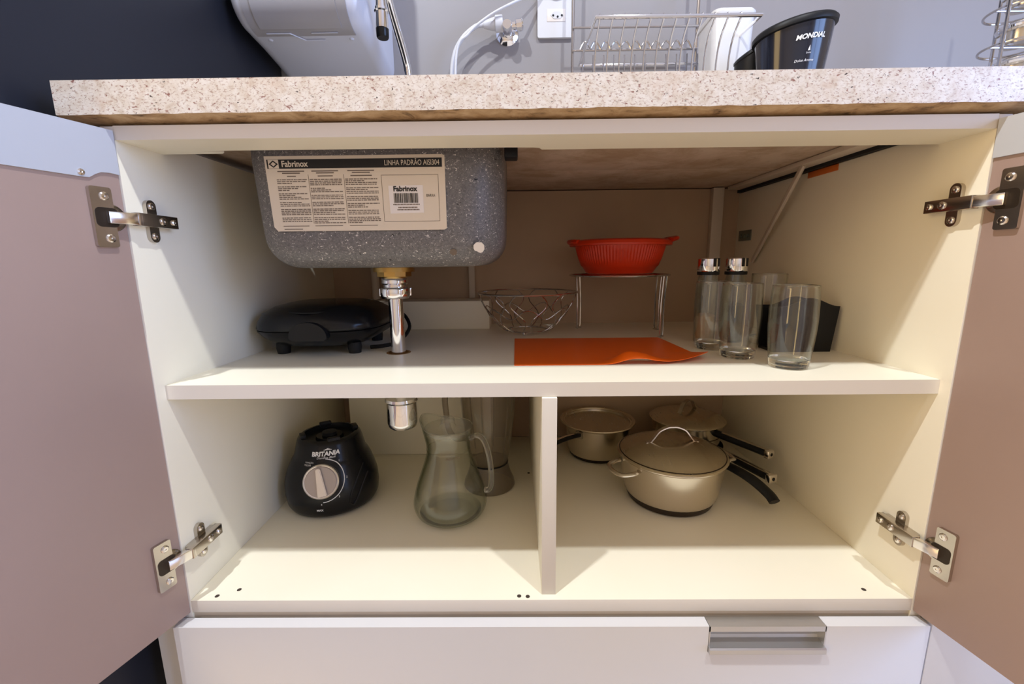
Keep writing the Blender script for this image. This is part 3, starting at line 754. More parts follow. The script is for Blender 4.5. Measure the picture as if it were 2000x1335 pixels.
# ------------------------------------------------------------------ orange cutting mat
MT = NB(); nx, ny = 64, 48
def matz(u, v):
    x, y = -0.053+0.338*u, 0.127+0.270*v
    z = ZS+0.0012
    z += 0.017*math.exp(-((x-0.170)/0.036)**2-((y-0.142)/0.022)**2)
    z += 0.008*math.exp(-((x-0.145)/0.018)**2-((y-0.150)/0.018)**2)
    e = max(0, (u-0.72)/0.28); g = max(0, 1-v/0.38)
    z += 0.013*(e**1.3)*(g**1.2)
    x += 0.018*(e)*(1-v*0.9)*(1 if v < 1 else 0)
    y += 0.040*e*e*g
    return (x, y, z)
topv = [[MT.verts.new(matz(i/nx, j/ny)) for i in range(nx+1)] for j in range(ny+1)]
botv = [[MT.verts.new(Vector(matz(i/nx, j/ny))-Vector((0,0,0.0011))) for i in range(nx+1)] for j in range(ny+1)]
def inslot(i, j):
    u, v = (i+0.5)/nx, (j+0.5)/ny
    return ((u-0.66)/0.115)**2+((v-0.150)/0.050)**2 < 1
keep = [[not inslot(i, j) for i in range(nx)] for j in range(ny)]
for j in range(ny):
    for i in range(nx):
        if not keep[j][i]: continue
        MT.faces.new((topv[j][i], topv[j][i+1], topv[j+1][i+1], topv[j+1][i]))
        MT.faces.new((botv[j][i], botv[j+1][i], botv[j+1][i+1], botv[j][i+1]))
        for di, dj, a, c in ((-1,0,(i,j),(i,j+1)), (1,0,(i+1,j),(i+1,j+1)), (0,-1,(i,j),(i+1,j)), (0,1,(i,j+1),(i+1,j+1))):
            ii, jj = i+di, j+dj
            if ii < 0 or jj < 0 or ii >= nx or jj >= ny or not keep[jj][ii]:
                MT.faces.new((topv[a[1]][a[0]], topv[c[1]][c[0]], botv[c[1]][c[0]], botv[a[1]][a[0]]))
bmesh.ops.delete(MT, geom=[v for v in MT.verts if not v.link_faces], context='VERTS')
tag(fin('cutting_mat', MT, 'orange_plastic'), 'thin orange flexible cutting mat with curled handle lying on the shelf', 'cutting mat')

# ------------------------------------------------------------------ drinking glasses
def wall_r(t, rb, rm, rt_): return rb+(rm-rb)*math.sin(min(1, t/0.62)*PI/2) if t < 0.62 else rm+(rt_-rm)*((t-0.62)/0.38)**1.6
def tumbler_thing(loc, label, h, rb, rm, rt_):
    r = root('drinking_glass', loc, label, 'glass', 'tumblers on the shelf')
    zb = 0.015; o_, i_ = [], []
    for k in range(25):
        t = zb/h+(1-zb/h)*k/24; q = wall_r(t, rb, rm, rt_); o_.append((q, h*t)); i_.append((q-0.0014-0.0012*max(0, 0.35-t), h*t))
    b = NB(); lathe(b, o_+[(o_[-1][0]-0.0007, h+0.0007)]+list(reversed(i_)), loc, 56); fin('glass_wall', b, 'glass_wall', r, smooth=75)
    pr = [(0, 0.0), (rb-0.003, 0.0), (rb-0.0006, 0.0016)]+[(wall_r(zb*k/5/h, rb, rm, rt_), zb*k/5) for k in range(1, 6)]
    pr += [(pr[-1][0]-0.0024, zb-0.0003), (rb*0.75, zb-0.0022), (rb*0.4, zb-0.0030), (0, zb-0.0032)]
    b = NB(); lathe(b, pr, loc, 56); fin('glass_base', b, 'glass', r, smooth=60, label='thick glass base')
    b = NB(); tube(b, circ(loc[0], loc[1], loc[2]+h, rt_-0.0008, 56), 0.0009, 6, closed=True); fin('rim', b, 'glass', r, smooth=60)
    return r
G = (0.1365, 0.0290, 0.0358, 0.0338)
g1 = tumbler_thing((0.4115, 0.104, ZS+0.0003), 'clear barrel tumbler at the shelf front edge, nearest and rightmost', *G)
for loc, lb in (((0.365, 0.184, ZS+0.0003), 'clear barrel tumbler just behind the cutting mat corner, second from the front'), ((0.352, 0.268, ZS+0.0003), 'clear barrel tumbler farthest left, directly in front of the shakers')):
    copytree(g1, loc, lb)
tumbler_thing((0.492, 0.322, ZS+0.0003), 'taller clear tumbler at the back, between the shakers and black holder', 0.149, 0.0285, 0.0340, 0.0338)

# ------------------------------------------------------------------ spice shakers
def shaker(loc, label, fill, fh):
    r = root('spice_shaker', loc, label, 'shaker', 'chrome capped shakers on the shelf')
    x, y, z = loc
    b = NB(); lathe(b, [(0, 0), (0.021, 0), (0.0225, 0.002), (0.0225, 0.125), (0.019, 0.146), (0.019, 0.1525), (0.0176, 0.1525), (0.0176, 0.146), (0.0212, 0.125), (0.0212, 0.003), (0, 0.0025)], loc, 36); fin('glass_body', b, 'jar_glass', r)
    b = NB(); lathe(b, [(0, 0.003), (0.0208, 0.003), (0.0208, fh-0.004), (0.016, fh), (0, fh+0.003)], loc, 24); fin('contents', b, fill, r, label='spice inside the shaker')
    b = NB(); lathe(b, [(0, 0.1475), (0.0222, 0.1475), (0.0226, 0.150), (0.0226, 0.1545), (0, 0.1545)], loc, 36); fin('collar', b, 'black_satin', r)
    b = NB(); lathe(b, [(0, 0.1546), (0.0222, 0.1546), (0.0232, 0.157), (0.0225, 0.1815), (0.0205, 0.1835), (0, 0.1838)], loc, 36)
    C_ = fin('cap', b, 'chrome', r)
    b = NB(); a = rad(-82)
    for w in (0.0, 0.5): xbox(b, frame((x+0.0222*math.cos(a+w), y+0.0222*math.sin(a+w), z+0.174), Vector((-math.sin(a+w), math.cos(a+w), 0)), Vector((0,0,1)), Vector((math.cos(a+w), math.sin(a+w), 0))), 0.0032, 0.0088, 0.0016, 0.0004)
    fin('pour_slot', b, 'black_satin', C_)
shaker((0.371, 0.345, ZS+0.0003), 'glass spice shaker with chrome cap and pale contents, left of the pair', 'garlic', 0.062)
shaker((0.431, 0.345, ZS+0.0003), 'glass spice shaker with chrome cap and dark contents, right of the pair', 'herbs', 0.085)
# black napkin holder
r = root('napkin_holder', (0.512, 0.246, ZS), 'black plastic holder with wavy top edge against the right side panel', 'holder')
def wavy(y0, y1, name):
    b = NB(); top = [(0.5755-0.136*t, 0.089+0.022*math.sin(PI*min(1, t*1.25))**2*(0.55+0.45*t)) for t in [k/24 for k in range(25)]]
    pts = [(0.452, 0.0)] + [(0.566, 0.0)] + top
    prism(b, pts, lambda x, z, y: (x, y, ZS+0.0003+z), y0, y1); fin(name, b, 'black_satin', r)
wavy(0.222, 0.226, 'front_wall'); wavy(0.266, 0.270, 'back_wall')
b = NB(); box(b, 0.453, 0.565, 0.2261, 0.2659, ZS+0.0003, ZS+0.006); fin('base', b, 'black_satin', r)

# ------------------------------------------------------------------ blender base (lower left)
QX, QY = -0.478, 0.318
BL = root('blender', (QX, QY, 0), 'black blender motor base with silver dial in the lower left compartment', 'blender')
prof = [(0.084, 0.0035), (0.094, 0.007), (0.0985, 0.016), (0.1005, 0.035), (0.0985, 0.06), (0.093, 0.082), (0.087, 0.100), (0.0815, 0.112), (0.0765, 0.120), (0.0735, 0.132), (0.0705, 0.146), (0.0670, 0.157), (0.062, 0.162)]
def brz(z):
    for (r0, z0), (r1, z1) in zip(prof[:-1], prof[1:]):
        if z0 <= z <= z1: return r0+(r1-r0)*(z-z0)/(z1-z0)
    return prof[-1][0]
PH = rad(-78)   # direction the control panel faces
def bfac(a, z):
    d = (a-PH+PI) % (2*PI)-PI
    f = 1.0
    f += 0.035*math.exp(-((abs(d)-1.25)/0.35)**2)*math.exp(-((z-0.075)/0.035)**2)
    return f
b = NB(); n = 72; dense = []
for (r0, z0), (r1, z1) in zip(prof[:-1], prof[1:]):
    for k in range(2): dense.append((r0+(r1-r0)*k/2, z0+(z1-z0)*k/2))
dense.append(prof[-1])
rings = [[(QX+r*bfac(2*PI*k/n, z)*math.cos(2*PI*k/n), QY+r*bfac(2*PI*k/n, z)*math.sin(2*PI*k/n), z) for k in range(n)] for r, z in dense]
rings += [[(QX+r*math.cos(2*PI*k/n), QY+r*math.sin(2*PI*k/n), z) for k in range(n)] for r, z in ((0.056, 0.1625), (0.054, 0.152), (0.03, 0.150), (0.028, 0.156))]
loft(b, rings); BB = fin('housing', b, 'black_gloss', BL, smooth=50)
for a in (0, 90, 180, 270):
    aa = rad(a+32); c, s_ = math.cos(aa), math.sin(aa)
    b = NB(); xbox(b, frame((QX+0.0555*c, QY+0.0555*s_, 0.163), Vector((c, s_, 0)), Vector((-s_, c, 0)), Vector((0,0,1))), 0.006, 0.013, 0.0055, 0.002); fin('lug', b, 'black_satin', BL)
b = NB(); lathe(b, [(0, 0.1565), (0.016, 0.1565), (0.016, 0.1635), (0.008, 0.165), (0, 0.165)], (QX, QY, 0), 12); fin('coupling', b, 'black_rubber', BL)
for a in (45, 135, 225, 315):
    b = NB(); lathe(b, [(0, 0.0003), (0.009, 0.0003), (0.009, 0.005), (0, 0.005)], (QX+0.07*math.cos(rad(a)), QY+0.07*math.sin(rad(a)), 0), 14); fin('foot', b, 'black_rubber', BL)
def bsurf(u, v, lift=0.0007):   # u along the surface, v height
    rr = brz(v); a = PH+u/rr; rr = rr*bfac(a, v)+lift
    return (QX+rr*math.cos(a), QY+rr*math.sin(a), v)
KZ = 0.087
nrm = Vector((math.cos(PH)*0.97, math.sin(PH)*0.97, 0.24)).normalized()
kc = Vector(bsurf(-0.004, KZ, -0.004))
b = NB(); lathe(b, [(0, 0), (0.036, 0), (0.036, 0.011), (0.034, 0.0125), (0.0325, 0.0118), (0, 0.0118)], kc, 48, axis=nrm); K = fin('dial', b, 'knob_silver', BL, label='silver speed dial')
b = NB(); lathe(b, [(0, 0.0119), (0.0322, 0.0119), (0.031, 0.0135), (0, 0.0135)], kc, 48, axis=nrm); fin('dial_face', b, 'knob_grey', K)
side = Vector((-math.sin(PH), math.cos(PH), 0)); upk = nrm.cross(side).normalized()*1
if upk.z < 0: upk = -upk
tilt = rad(8); gx = side*math.cos(tilt)-upk*math.sin(tilt)*-1; gx.normalize(); gy = nrm.cross(gx).normalized()
if gy.z < 0: gy = -gy
b = NB()
prism(b, [(-0.0045, 0.029), (0.0045, 0.029), (0.0095, -0.029), (-0.0095, -0.029)], lambda p, q, w: kc+gx*p+gy*q+nrm*w, 0.0135, 0.021)
bmesh.ops.bevel(b, geom=b.edges[:], offset=0.0015, segments=2, affect='EDGES'); fin('grip', b, 'knob_silver', K)
# dial scale and lettering
b = NB(); pa, pb = [], []
for k in range(41):
    a = rad(80-168*k/40); pa.append(bsurf(-0.004+0.0445*math.cos(a), KZ+0.0425*math.sin(a), 0.0012)); pb.append(bsurf(-0.004+0.0462*math.cos(a), KZ+0.0442*math.sin(a), 0.0012))
A_, B_ = ringverts(b, pa), ringverts(b, pb); bridge(b, A_, B_, closed=False); fin('scale_arc', b, 'print_white', BB, smooth=0, flat=True)
b = NB(); tube(b, [bsurf(u, v, 0.0006) for u, v in [(0.088, 0.100), (0.072, 0.080), (0.056, 0.052), (0.050, 0.030), (0.058, 0.022), (0.068, 0.034), (0.080, 0.056), (0.098, 0.080)]], 0.0022, 8); fin('side_groove', b, 'black_gloss', BB, smooth=60)
def BT(s, size, u, v, **k): fin('lettering', text_bm(s, size, lambda a, c: bsurf(u+a, v+c, 0.0012), **k), 'print_white', BB, smooth=0, flat=True)
BT('BRITANIA', 0.0128, 0.004, 0.1400, bold=0.0005, shear=0.15)
b = NB(); 
for k in range(3): quad(b, lambda u, v: bsurf(0.009+u, 0.1475+v, 0.0012), -0.008+0.003*k, 0.008-0.003*k, 0.0013*k, 0.0013*k+0.001)
fin('logo_star', b, 'print_white', BB, smooth=0, flat=True)
BT('Diamante Black', 0.0060, 0.005, 0.1320, shear=0.25)
BT('FUNÇÃO', 0.0045, -0.030, 0.1225); BT('PULSAR', 0.0045, -0.034, 0.1175)
for s, a in (('0', 83), ('1', 47), ('2', 0), ('3', -48), ('4', -92)): BT(s, 0.0058, -0.004+0.0505*math.cos(rad(a)), KZ+0.0478*math.sin(rad(a)))
BT('MAX', 0.0062, -0.010, 0.0260, bold=0.0002)

# ------------------------------------------------------------------ glass jug
JX, JY = -0.1955, 0.252
JG = root('glass_jug', (JX, JY, 0), 'clear glass water jug with lid and handle left of the divider', 'jug')
jp = [(0.052, 0.0004), (0.060, 0.0012), (0.0725, 0.010), (0.0785, 0.026), (0.0775, 0.042), (0.071, 0.068), (0.0605, 0.098), (0.0515, 0.124), (0.0465, 0.143), (0.0455, 0.158), (0.0475, 0.172), (0.0505, 0.186), (0.0530, 0.198)]
def jspout(r, z, a):   # lip pulled to the left
    d = (a-rad(165)+PI) % (2*PI)-PI
    k = math.exp(-(d/0.75)**2)*max(0, (z-0.150)/0.048)
    return r+0.006*k, z+0.020*k
def jr(r, z, n=64):
    out = []
    for k in range(n):
        a = 2*PI*k/n; rr, zz = jspout(r, z, a); out.append((JX+rr*math.cos(a), JY+rr*math.sin(a), zz))
    return out
prf = spline([(r, 0, z) for r, z in jp], 3)
b = NB()
o_ = [jr(v.x, v.z) for v in prf]; i_ = [jr(v.x-0.0026, v.z if v.z > 0.0085 else 0.0085) for v in reversed(prf) if v.z > 0.0075]
i_ += [jr(0.05, 0.0078), jr(0.02, 0.0075)]
loft(b, [jr(0.02, 0.0004)]+o_+i_, True, True); fin('body', b, 'jug_glass', JG, smooth=50)
# handle on the right
ha = rad(-12); hc, hs = math.cos(ha), math.sin(ha)
hp = [(0.049, 0.176), (0.062, 0.184), (0.076, 0.178), (0.086, 0.155), (0.092, 0.120), (0.093, 0.085), (0.089, 0.066), (0.079, 0.062)]
b = NB(); tube(b, spline([(JX+r*hc, JY+r*hs, z) for r, z in hp], 6), 0.0075, 14, flat=(0.75, 1.05)); fin('handle', b, 'glass', JG, smooth=60)
b = NB(); tube(b, [(p[0], p[1], p[2]+0.0012) for p in jr(0.0520, 0.198)], 0.0016, 8, closed=True); fin('lip', b, 'glass', JG, smooth=60)
b = NB(); lathe(b, [(0, 0.0012), (0.050, 0.0012), (0.058, 0.0022), (0.0665, 0.0090), (0.060, 0.0072), (0, 0.0070)], (JX, JY, 0), 56); fin('thick_base', b, 'glass', JG, smooth=50)
b = NB(); lathe(b, [(0.0, 0.190), (0.0495, 0.190), (0.0505, 0.196), (0.0485, 0.1985), (0.018, 0.1995), (0.0145, 0.205), (0.0145, 0.216), (0.012, 0.2185), (0, 0.2188)], (JX, JY, 0), 48); fin('lid', b, 'clear_plastic', JG, label='clear plastic lid with knob')
b = NB(); lathe(b, [(0.0458, 0.150), (0.0466, 0.1505), (0.0462, 0.153), (0.0457, 0.1525)], (JX, JY, 0), 48, loop=True); fin('neck_ring', b, 'jug_glass', JG)
fin('embossing', text_bm('INDUSTRIA', 0.0062, lambda u, v: (JX+0.0478*math.cos(rad(-70)+u/0.0478), JY+0.0478*math.sin(rad(-70)+u/0.0478), 0.146+v)), 'print_grey', JG, smooth=0, flat=True)

# ------------------------------------------------------------------ blender jar
VX, VY = -0.118, 0.375
BJ = root('blender_jar', (VX, VY, 0), 'smoke grey plastic blender jar standing behind the glass jug', 'blender')
b = NB(); lathe(b, [(0.060, 0.0004), (0.062, 0.004), (0.060, 0.015), (0.052, 0.034), (0.047, 0.052), (0.0455, 0.060), (0.043, 0.060), (0.045, 0.050), (0.050, 0.034), (0.057, 0.014), (0.0575, 0.0004)], (VX, VY, 0), 56, loop=True); fin('collar', b, 'smoke_base', BJ)
b = NB(); lathe(b, [(0.0455, 0.0605), (0.0465, 0.0605), (0.0465, 0.064), (0.0455, 0.064)], (VX, VY, 0), 56, loop=True); fin('seal_ring', b, 'black_satin', BJ)
b = NB(); lathe(b, [(0, 0.0645), (0.045, 0.0645), (0.0475, 0.075), (0.056, 0.125), (0.0625, 0.180), (0.066, 0.235), (0.067, 0.285), (0.065, 0.285), (0.064, 0.235), (0.0605, 0.180), (0.054, 0.125), (0.0455, 0.076), (0.043, 0.068), (0, 0.067)], (VX, VY, 0), 56); fin('jar', b, 'smoke_plastic', BJ)
for a in (-100, -40, 20, 80, 140, 200):
    aa = rad(a); c, s_ = math.cos(aa), math.sin(aa)
    b = NB(); tube(b, [(VX+(r-0.0025)*c, VY+(r-0.0025)*s_, z) for r, z in ((0.048, 0.08), (0.0555, 0.125), (0.062, 0.180), (0.0655, 0.235), (0.0665, 0.28))], 0.0018, 6); fin('rib', b, 'smoke_base', BJ)
ha = rad(205); c, s_ = math.cos(ha), math.sin(ha)
b = NB(); tube(b, spline([(VX+r*c, VY+r*s_, z) for r, z in ((0.064, 0.262), (0.090, 0.262), (0.104, 0.240), (0.103, 0.20), (0.098, 0.160), (0.083, 0.135), (0.0585, 0.132))], 6), 0.0085, 10, flat=(0.8, 1.1)); fin('handle', b, 'smoke_base', BJ)
b = NB(); lathe(b, [(0, 0.2852), (0.068, 0.2852), (0.069, 0.289), (0.067, 0.305), (0.03, 0.309), (0.028, 0.318), (0, 0.320)], (VX, VY, 0), 48); fin('lid', b, 'black_satin', BJ)

# ------------------------------------------------------------------ pots
def arc_handle(bm, c, ang, span, h, base, r=0.0042, flat=(1.9, 0.55)):
    cx, cy = c; dx, dy = math.cos(ang), math.sin(ang)
    pts = [(-span-0.012, 0.0), (-span-0.003, 0.0008), (-span*0.88, h*0.30), (-span*0.62, h*0.74), (-span*0.25, h*0.97), (0, h), (span*0.25, h*0.97), (span*0.62, h*0.74), (span*0.88, h*0.30), (span+0.003, 0.0008), (span+0.012, 0.0)]
    P3 = [(cx+dx*p, cy+dy*p, base+q) for p, q in pts]
    # flat strap: sweep a rectangle across the arc direction
    sp = spline(P3, 5); nx_, ny_ = -dy, dx; rings = []
    for i, p in enumerate(sp):
        t = (sp[min(i+1, len(sp)-1)]-sp[max(i-1, 0)]).normalized(); w = Vector((nx_, ny_, 0)); nn = t.cross(w).normalized()
        rings.append([p+w*0.0055+nn*0.0013, p-w*0.0055+nn*0.0013, p-w*0.0055-nn*0.0013, p+w*0.0055-nn*0.0013])
    loft(bm, rings)
PXc, PYc = 0.3035, 0.318
PT = root('casserole', (PXc, PYc, 0), 'large lidded stainless steel casserole in front, with two loop handles', 'pot', 'stainless steel pots')
b = NB(); lathe(b, [(0, 0.016), (0.098, 0.016), (0.102, 0.022), (0.108, 0.050), (0.112, 0.080), (0.115, 0.1015), (0.1185, 0.1045), (0.1185, 0.1065), (0.1135, 0.1065), (0.110, 0.08), (0.1, 0.022), (0, 0.0185)], (PXc, PYc, 0), 72); fin('pot_body', b, 'steel', PT)
b = NB(); lathe(b, [(0, 0.0003), (0.088, 0.0003), (0.0935, 0.003), (0.0955, 0.008), (0.0985, 0.0158), (0, 0.0158)], (PXc, PYc, 0), 72); fin('burnt_base', b, 'burnt', PT, label='dark burnt base ring')
b = NB(); lathe(b, [(0.1135, 0.1067), (0.1195, 0.1067), (0.1205, 0.1085), (0.119, 0.1105), (0.1155, 0.1115), (0.108, 0.1155), (0.085, 0.1255), (0.055, 0.1335), (0.025, 0.1375), (0, 0.1385), (0, 0.1365), (0.025, 0.1355), (0.055, 0.1315), (0.085, 0.1235), (0.108, 0.1135)], (PXc, PYc, 0), 72); LD = fin('lid', b, 'steel_lid', PT, smooth=50)
b = NB(); lathe(b, [(0.1132, 0.1122), (0.1145, 0.1128), (0.1160, 0.1120), (0.1146, 0.1114)], (PXc, PYc, 0), 72, loop=True); fin('rim_groove', b, 'burnt', LD)
b = NB(); arc_handle(b, (PXc, PYc), rad(3), 0.048, 0.036, 0.1325); fin('lid_handle', b, 'nickel_bright', LD, smooth=50)
for ang in (198, 18-6):
    a = rad(ang); c, s_ = math.cos(a), math.sin(a); tx, ty = -s_, c
    q = [(0.112, -0.034), (0.125, -0.034), (0.143, -0.027), (0.150, -0.010), (0.150, 0.010), (0.143, 0.027), (0.125, 0.034), (0.112, 0.034)]
    b = NB(); tube(b, spline([(PXc+r*c+tx*w, PYc+r*s_+ty*w, 0.090-0.004*(r-0.112)/0.038) for r, w in q], 5), 0.0052, 10, flat=(0.75, 1.2)); fin('loop_handle', b, 'nickel_bright', PT)
# saucepan, back left
AX, AY = 0.178, 0.552
SP = root('saucepan', (AX, AY, 0), 'lidded stainless saucepan in the back corner beside the divider', 'pot', 'stainless steel pots')
b = NB(); lathe(b, [(0, 0.010), (0.078, 0.010), (0.082, 0.016), (0.088, 0.06), (0.092, 0.092), (0.098, 0.096), (0.098, 0.098), (0.0905, 0.098), (0.086, 0.06), (0.08, 0.016), (0, 0.012)], (AX, AY, 0), 56); fin('pan_body', b, 'steel', SP)
b = NB(); lathe(b, [(0, 0.0003), (0.072, 0.0003), (0.076, 0.003), (0.0785, 0.0098), (0, 0.0098)], (AX, AY, 0), 56); fin('burnt_base', b, 'burnt', SP)
b = NB(); lathe(b, [(0.0985, 0.0982), (0.1035, 0.0982), (0.105, 0.100), (0.1035, 0.1025), (0.0985, 0.1025), (0.0955, 0.1005), (0.0925, 0.0935), (0.088, 0.0915), (0.05, 0.0925), (0, 0.093), (0, 0.0915), (0.05, 0.091), (0.0885, 0.090)], (AX, AY, 0), 56); fin('lid', b, 'steel_lid', SP, smooth=30)
a = rad(228); c, s_ = math.cos(a), math.sin(a)
b = NB(); tube(b, spline([(AX+r*c, AY+r*s_, z) for r, z in ((0.088, 0.080), (0.110, 0.084), (0.150, 0.090), (0.205, 0.094))], 5), [0.008]*16, 10, flat=(0.7, 1.1)); HN = fin('handle', b, 'black_satin', SP)
b = NB(); tube(b, [(AX+r*c, AY+r*s_, z) for r, z in ((0.112, 0.0915), (0.150, 0.0970), (0.200, 0.1008))], 0.003, 8, flat=(0.5, 1.4)); fin('handle_strip', b, 'nickel_bright', HN)
b = NB(); xbox(b, frame((AX+0.0895*c, AY+0.0895*s_, 0.080), Vector((c, s_, 0)), Vector((-s_, c, 0)), Vector((0,0,1))), 0.005, 0.011, 0.009, 0.002); fin('handle_mount', b, 'nickel', SP)
# stack in the back right corner: frying pan, shallow pan, lidded saucepan
KX, KY = 0.430, 0.552
def chrome_handle(rt_, ang, r0, z0, length, zend, h=0.009):
    a = rad(ang); c, s_ = math.cos(a), math.sin(a)
    pts = spline([(KX+(r0+t*length)*c, KY+(r0+t*length)*s_, z0+(zend-z0)*t) for t in (0, 0.3, 0.65, 1.0)], 4)
    b = NB(); tube(b, pts, 0.0125, 12, flat=(0.72, 0.9)); hh = fin('handle', b, 'black_satin', rt_)
    b = NB(); tube(b, [(p.x, p.y, p.z+0.0090) for p in pts[2:]], 0.0045, 8, flat=(0.3, 1.5)); fin('handle_strip', b, 'nickel', hh)
    e_ = pts[-1]; d_ = (pts[-1]-pts[-2]).normalized(); sd = Vector((-s_, c, 0))
    b = NB(); xbox(b, frame(e_+d_*0.004, d_, sd, d_.cross(sd)), 0.006, 0.0115, 0.0095, 0.002); fin('handle_end', b, 'nickel_bright', hh, label='bright metal handle end')
    b = NB(); lathe(b, [(0, 0), (0.004, 0), (0.004, 0.0004), (0, 0.0004)], e_+d_*0.0102, 14, axis=d_); fin('hang_hole', b, 'black_satin', hh)
FP = root('frying_pan', (KX, KY, 0), 'black frying pan at the bottom of the back pan stack, curved black handle', 'pan')
b = NB(); lathe(b, [(0, 0.0003), (0.080, 0.0003), (0.086, 0.004), (0.098, 0.034), (0.0965, 0.034), (0.0845, 0.006), (0, 0.0028)], (KX, KY, 0), 56); fin('pan_body', b, 'black_satin', FP)
a = rad(-75)
hpts = spline([(0.449, 0.459, 0.030), (0.440, 0.400, 0.045), (0.452, 0.345, 0.058), (0.478, 0.295, 0.052), (0.500, 0.262, 0.034), (0.505, 0.246, 0.024)], 6)
b = NB(); tube(b, hpts, [0.010+0.006*min(1, i/18) for i in range(len(hpts))], 12, flat=(0.6, 0.95)); fin('handle', b, 'black_satin', FP, label='curved black handle')
b = NB(); lathe(b, [(0, 0), (0.003, 0), (0.003, 0.0006), (0, 0.0006)], (0.498, 0.264, 0.0415), 12); fin('hang_hole', b, 'nickel', FP)
S1 = root('shallow_pan', (KX, KY, 0.034), 'shallow stainless pan in the middle of the back pan stack, steel-tipped handle', 'pan')
b = NB(); lathe(b, [(0, 0.0343), (0.082, 0.0343), (0.0865, 0.037), (0.090, 0.066), (0.0885, 0.066), (0.085, 0.039), (0, 0.0365)], (KX, KY, 0), 56); fin('pan_body', b, 'steel', S1)
chrome_handle(S1, -71, 0.088, 0.054, 0.185, 0.056)
S2 = root('saucepan', (KX, KY, 0.066), 'lidded stainless saucepan on top of the back pan stack', 'pot', 'stainless steel pots')
b = NB(); lathe(b, [(0, 0.0663), (0.086, 0.0663), (0.091, 0.069), (0.095, 0.098), (0.0985, 0.1005), (0.0985, 0.102), (0.093, 0.102), (0.0895, 0.07), (0, 0.0685)], (KX, KY, 0), 56); fin('pan_body', b, 'steel', S2)
b = NB(); lathe(b, [(0.093, 0.1022), (0.1005, 0.1022), (0.1015, 0.104), (0.100, 0.1060), (0.094, 0.1085), (0.07, 0.117), (0.04, 0.123), (0, 0.1255), (0, 0.1235), (0.04, 0.121), (0.07, 0.115), (0.093, 0.1065)], (KX, KY, 0), 56); L2 = fin('lid', b, 'steel_lid', S2, smooth=50)
b = NB(); arc_handle(b, (KX, KY), rad(35), 0.036, 0.034, 0.1195); fin('lid_handle', b, 'nickel', L2, smooth=50)
chrome_handle(S2, -62, 0.094, 0.090, 0.140, 0.090)

# ------------------------------------------------------------------ above the worktop: purifier on the wall
PX0, PX1, PYF, PYB2, PZB, PZT = -0.674, -0.378, 0.430, ROOM_Y1-0.0005, 1.058, 1.48
WP = root('water_purifier', (-0.52, 0.56, PZB), 'silver grey wall-mounted water purifier above the sink, rounded bottom corner', 'appliance')
def pprof(ins):
    yf, zb = PYF+ins, PZB+ins; Rr = 0.062-ins*0.5; out = []
    out.append((PYB2, zb-0.030)); out.append((0.56, zb-0.007))
    for k in range(9):
        a = rad(-90-90*k/8); out.append((yf+Rr+Rr*math.cos(a), zb+Rr+Rr*math.sin(a)))
    out += [(yf, PZT-ins), (PYB2, PZT-ins)]
    return out
b = NB(); RR = 0.034
rings = []
for k in range(7):
    t = rad(90*k/6); rings.append([(PX0+RR*(1-math.cos(t)), y, z) for y, z in pprof(RR*(1-math.sin(t)))])
for k in range(6, -1, -1):
    t = rad(90*k/6); rings.append([(PX1-RR*(1-math.cos(t)), y, z) for y, z in pprof(RR*(1-math.sin(t)))])
loft(b, rings); fin('body', b, 'pale_plastic', WP, smooth=50)
# front cover wrapped round the bottom corner
pc = pprof(-0.0022)
def strip(x0, x1, idx, off, mt, name, th=0.002):
    t = NB(); rr = []
    base = [pprof(-off)[i] for i in idx]; inn_ = [pprof(-off+th)[i] for i in idx]
    pol = base+list(reversed(inn_))
    prism(t, pol, lambda y, z, x: (x, y, z), x0, x1); return fin(name, t, mt, WP, smooth=50)
strip(PX0+0.034, PX1-0.034, list(range(2, 12)), 0.0022, 'grey_plastic', 'front_frame')
def pp(s, off):
    pr = pprof(-off); y, z = pr[s]; return y, z
t = NB(); box(t, PX0+0.052, PX1-0.060, PYF-0.0042, PYF-0.0022, 1.125, PZT-0.05, 0.0006); fin('display_window', t, 'pale_plastic', WP, label='pale front window')
strip(PX0+0.055, PX1-0.056, list(range(4, 11)), 0.0042, 'grey_plastic', 'drip_cover')
t = NB(); tube(t, [(PX0+0.054, PYF-0.0046, 1.1205), (PX1-0.057, PYF-0.0046, 1.1205)], 0.0016, 6); fin('cover_edge', t, 'pale_plastic', WP)
yq, zq = pprof(-0.0035)[3]
t = NB(); tube(t, [(PX0+0.062, yq, zq), (PX0+0.115, yq, zq), (PX0+0.140, yq+0.028, zq-0.0035+0.0012), (PX0+0.185, yq+0.028, zq-0.0035+0.0012)], 0.0014, 6); fin('seam', t, 'pale_plastic', WP)
t = NB(); tube(t, [(PX0+0.165, yq, zq), (PX0+0.225, yq, zq)], 0.0012, 6); fin('seam', t, 'pale_plastic', WP)
for xx in (PX0+0.055, PX1-0.050):
    t = NB(); lathe(t, [(0, 0.0055), (0.004, 0.0045), (0.0068, 0), (0, 0)], (xx, PYF+0.078, PZB+0.0003), 16, axis=(0, 0, -1)); fin('screw_cap', t, 'pale_plastic', WP)

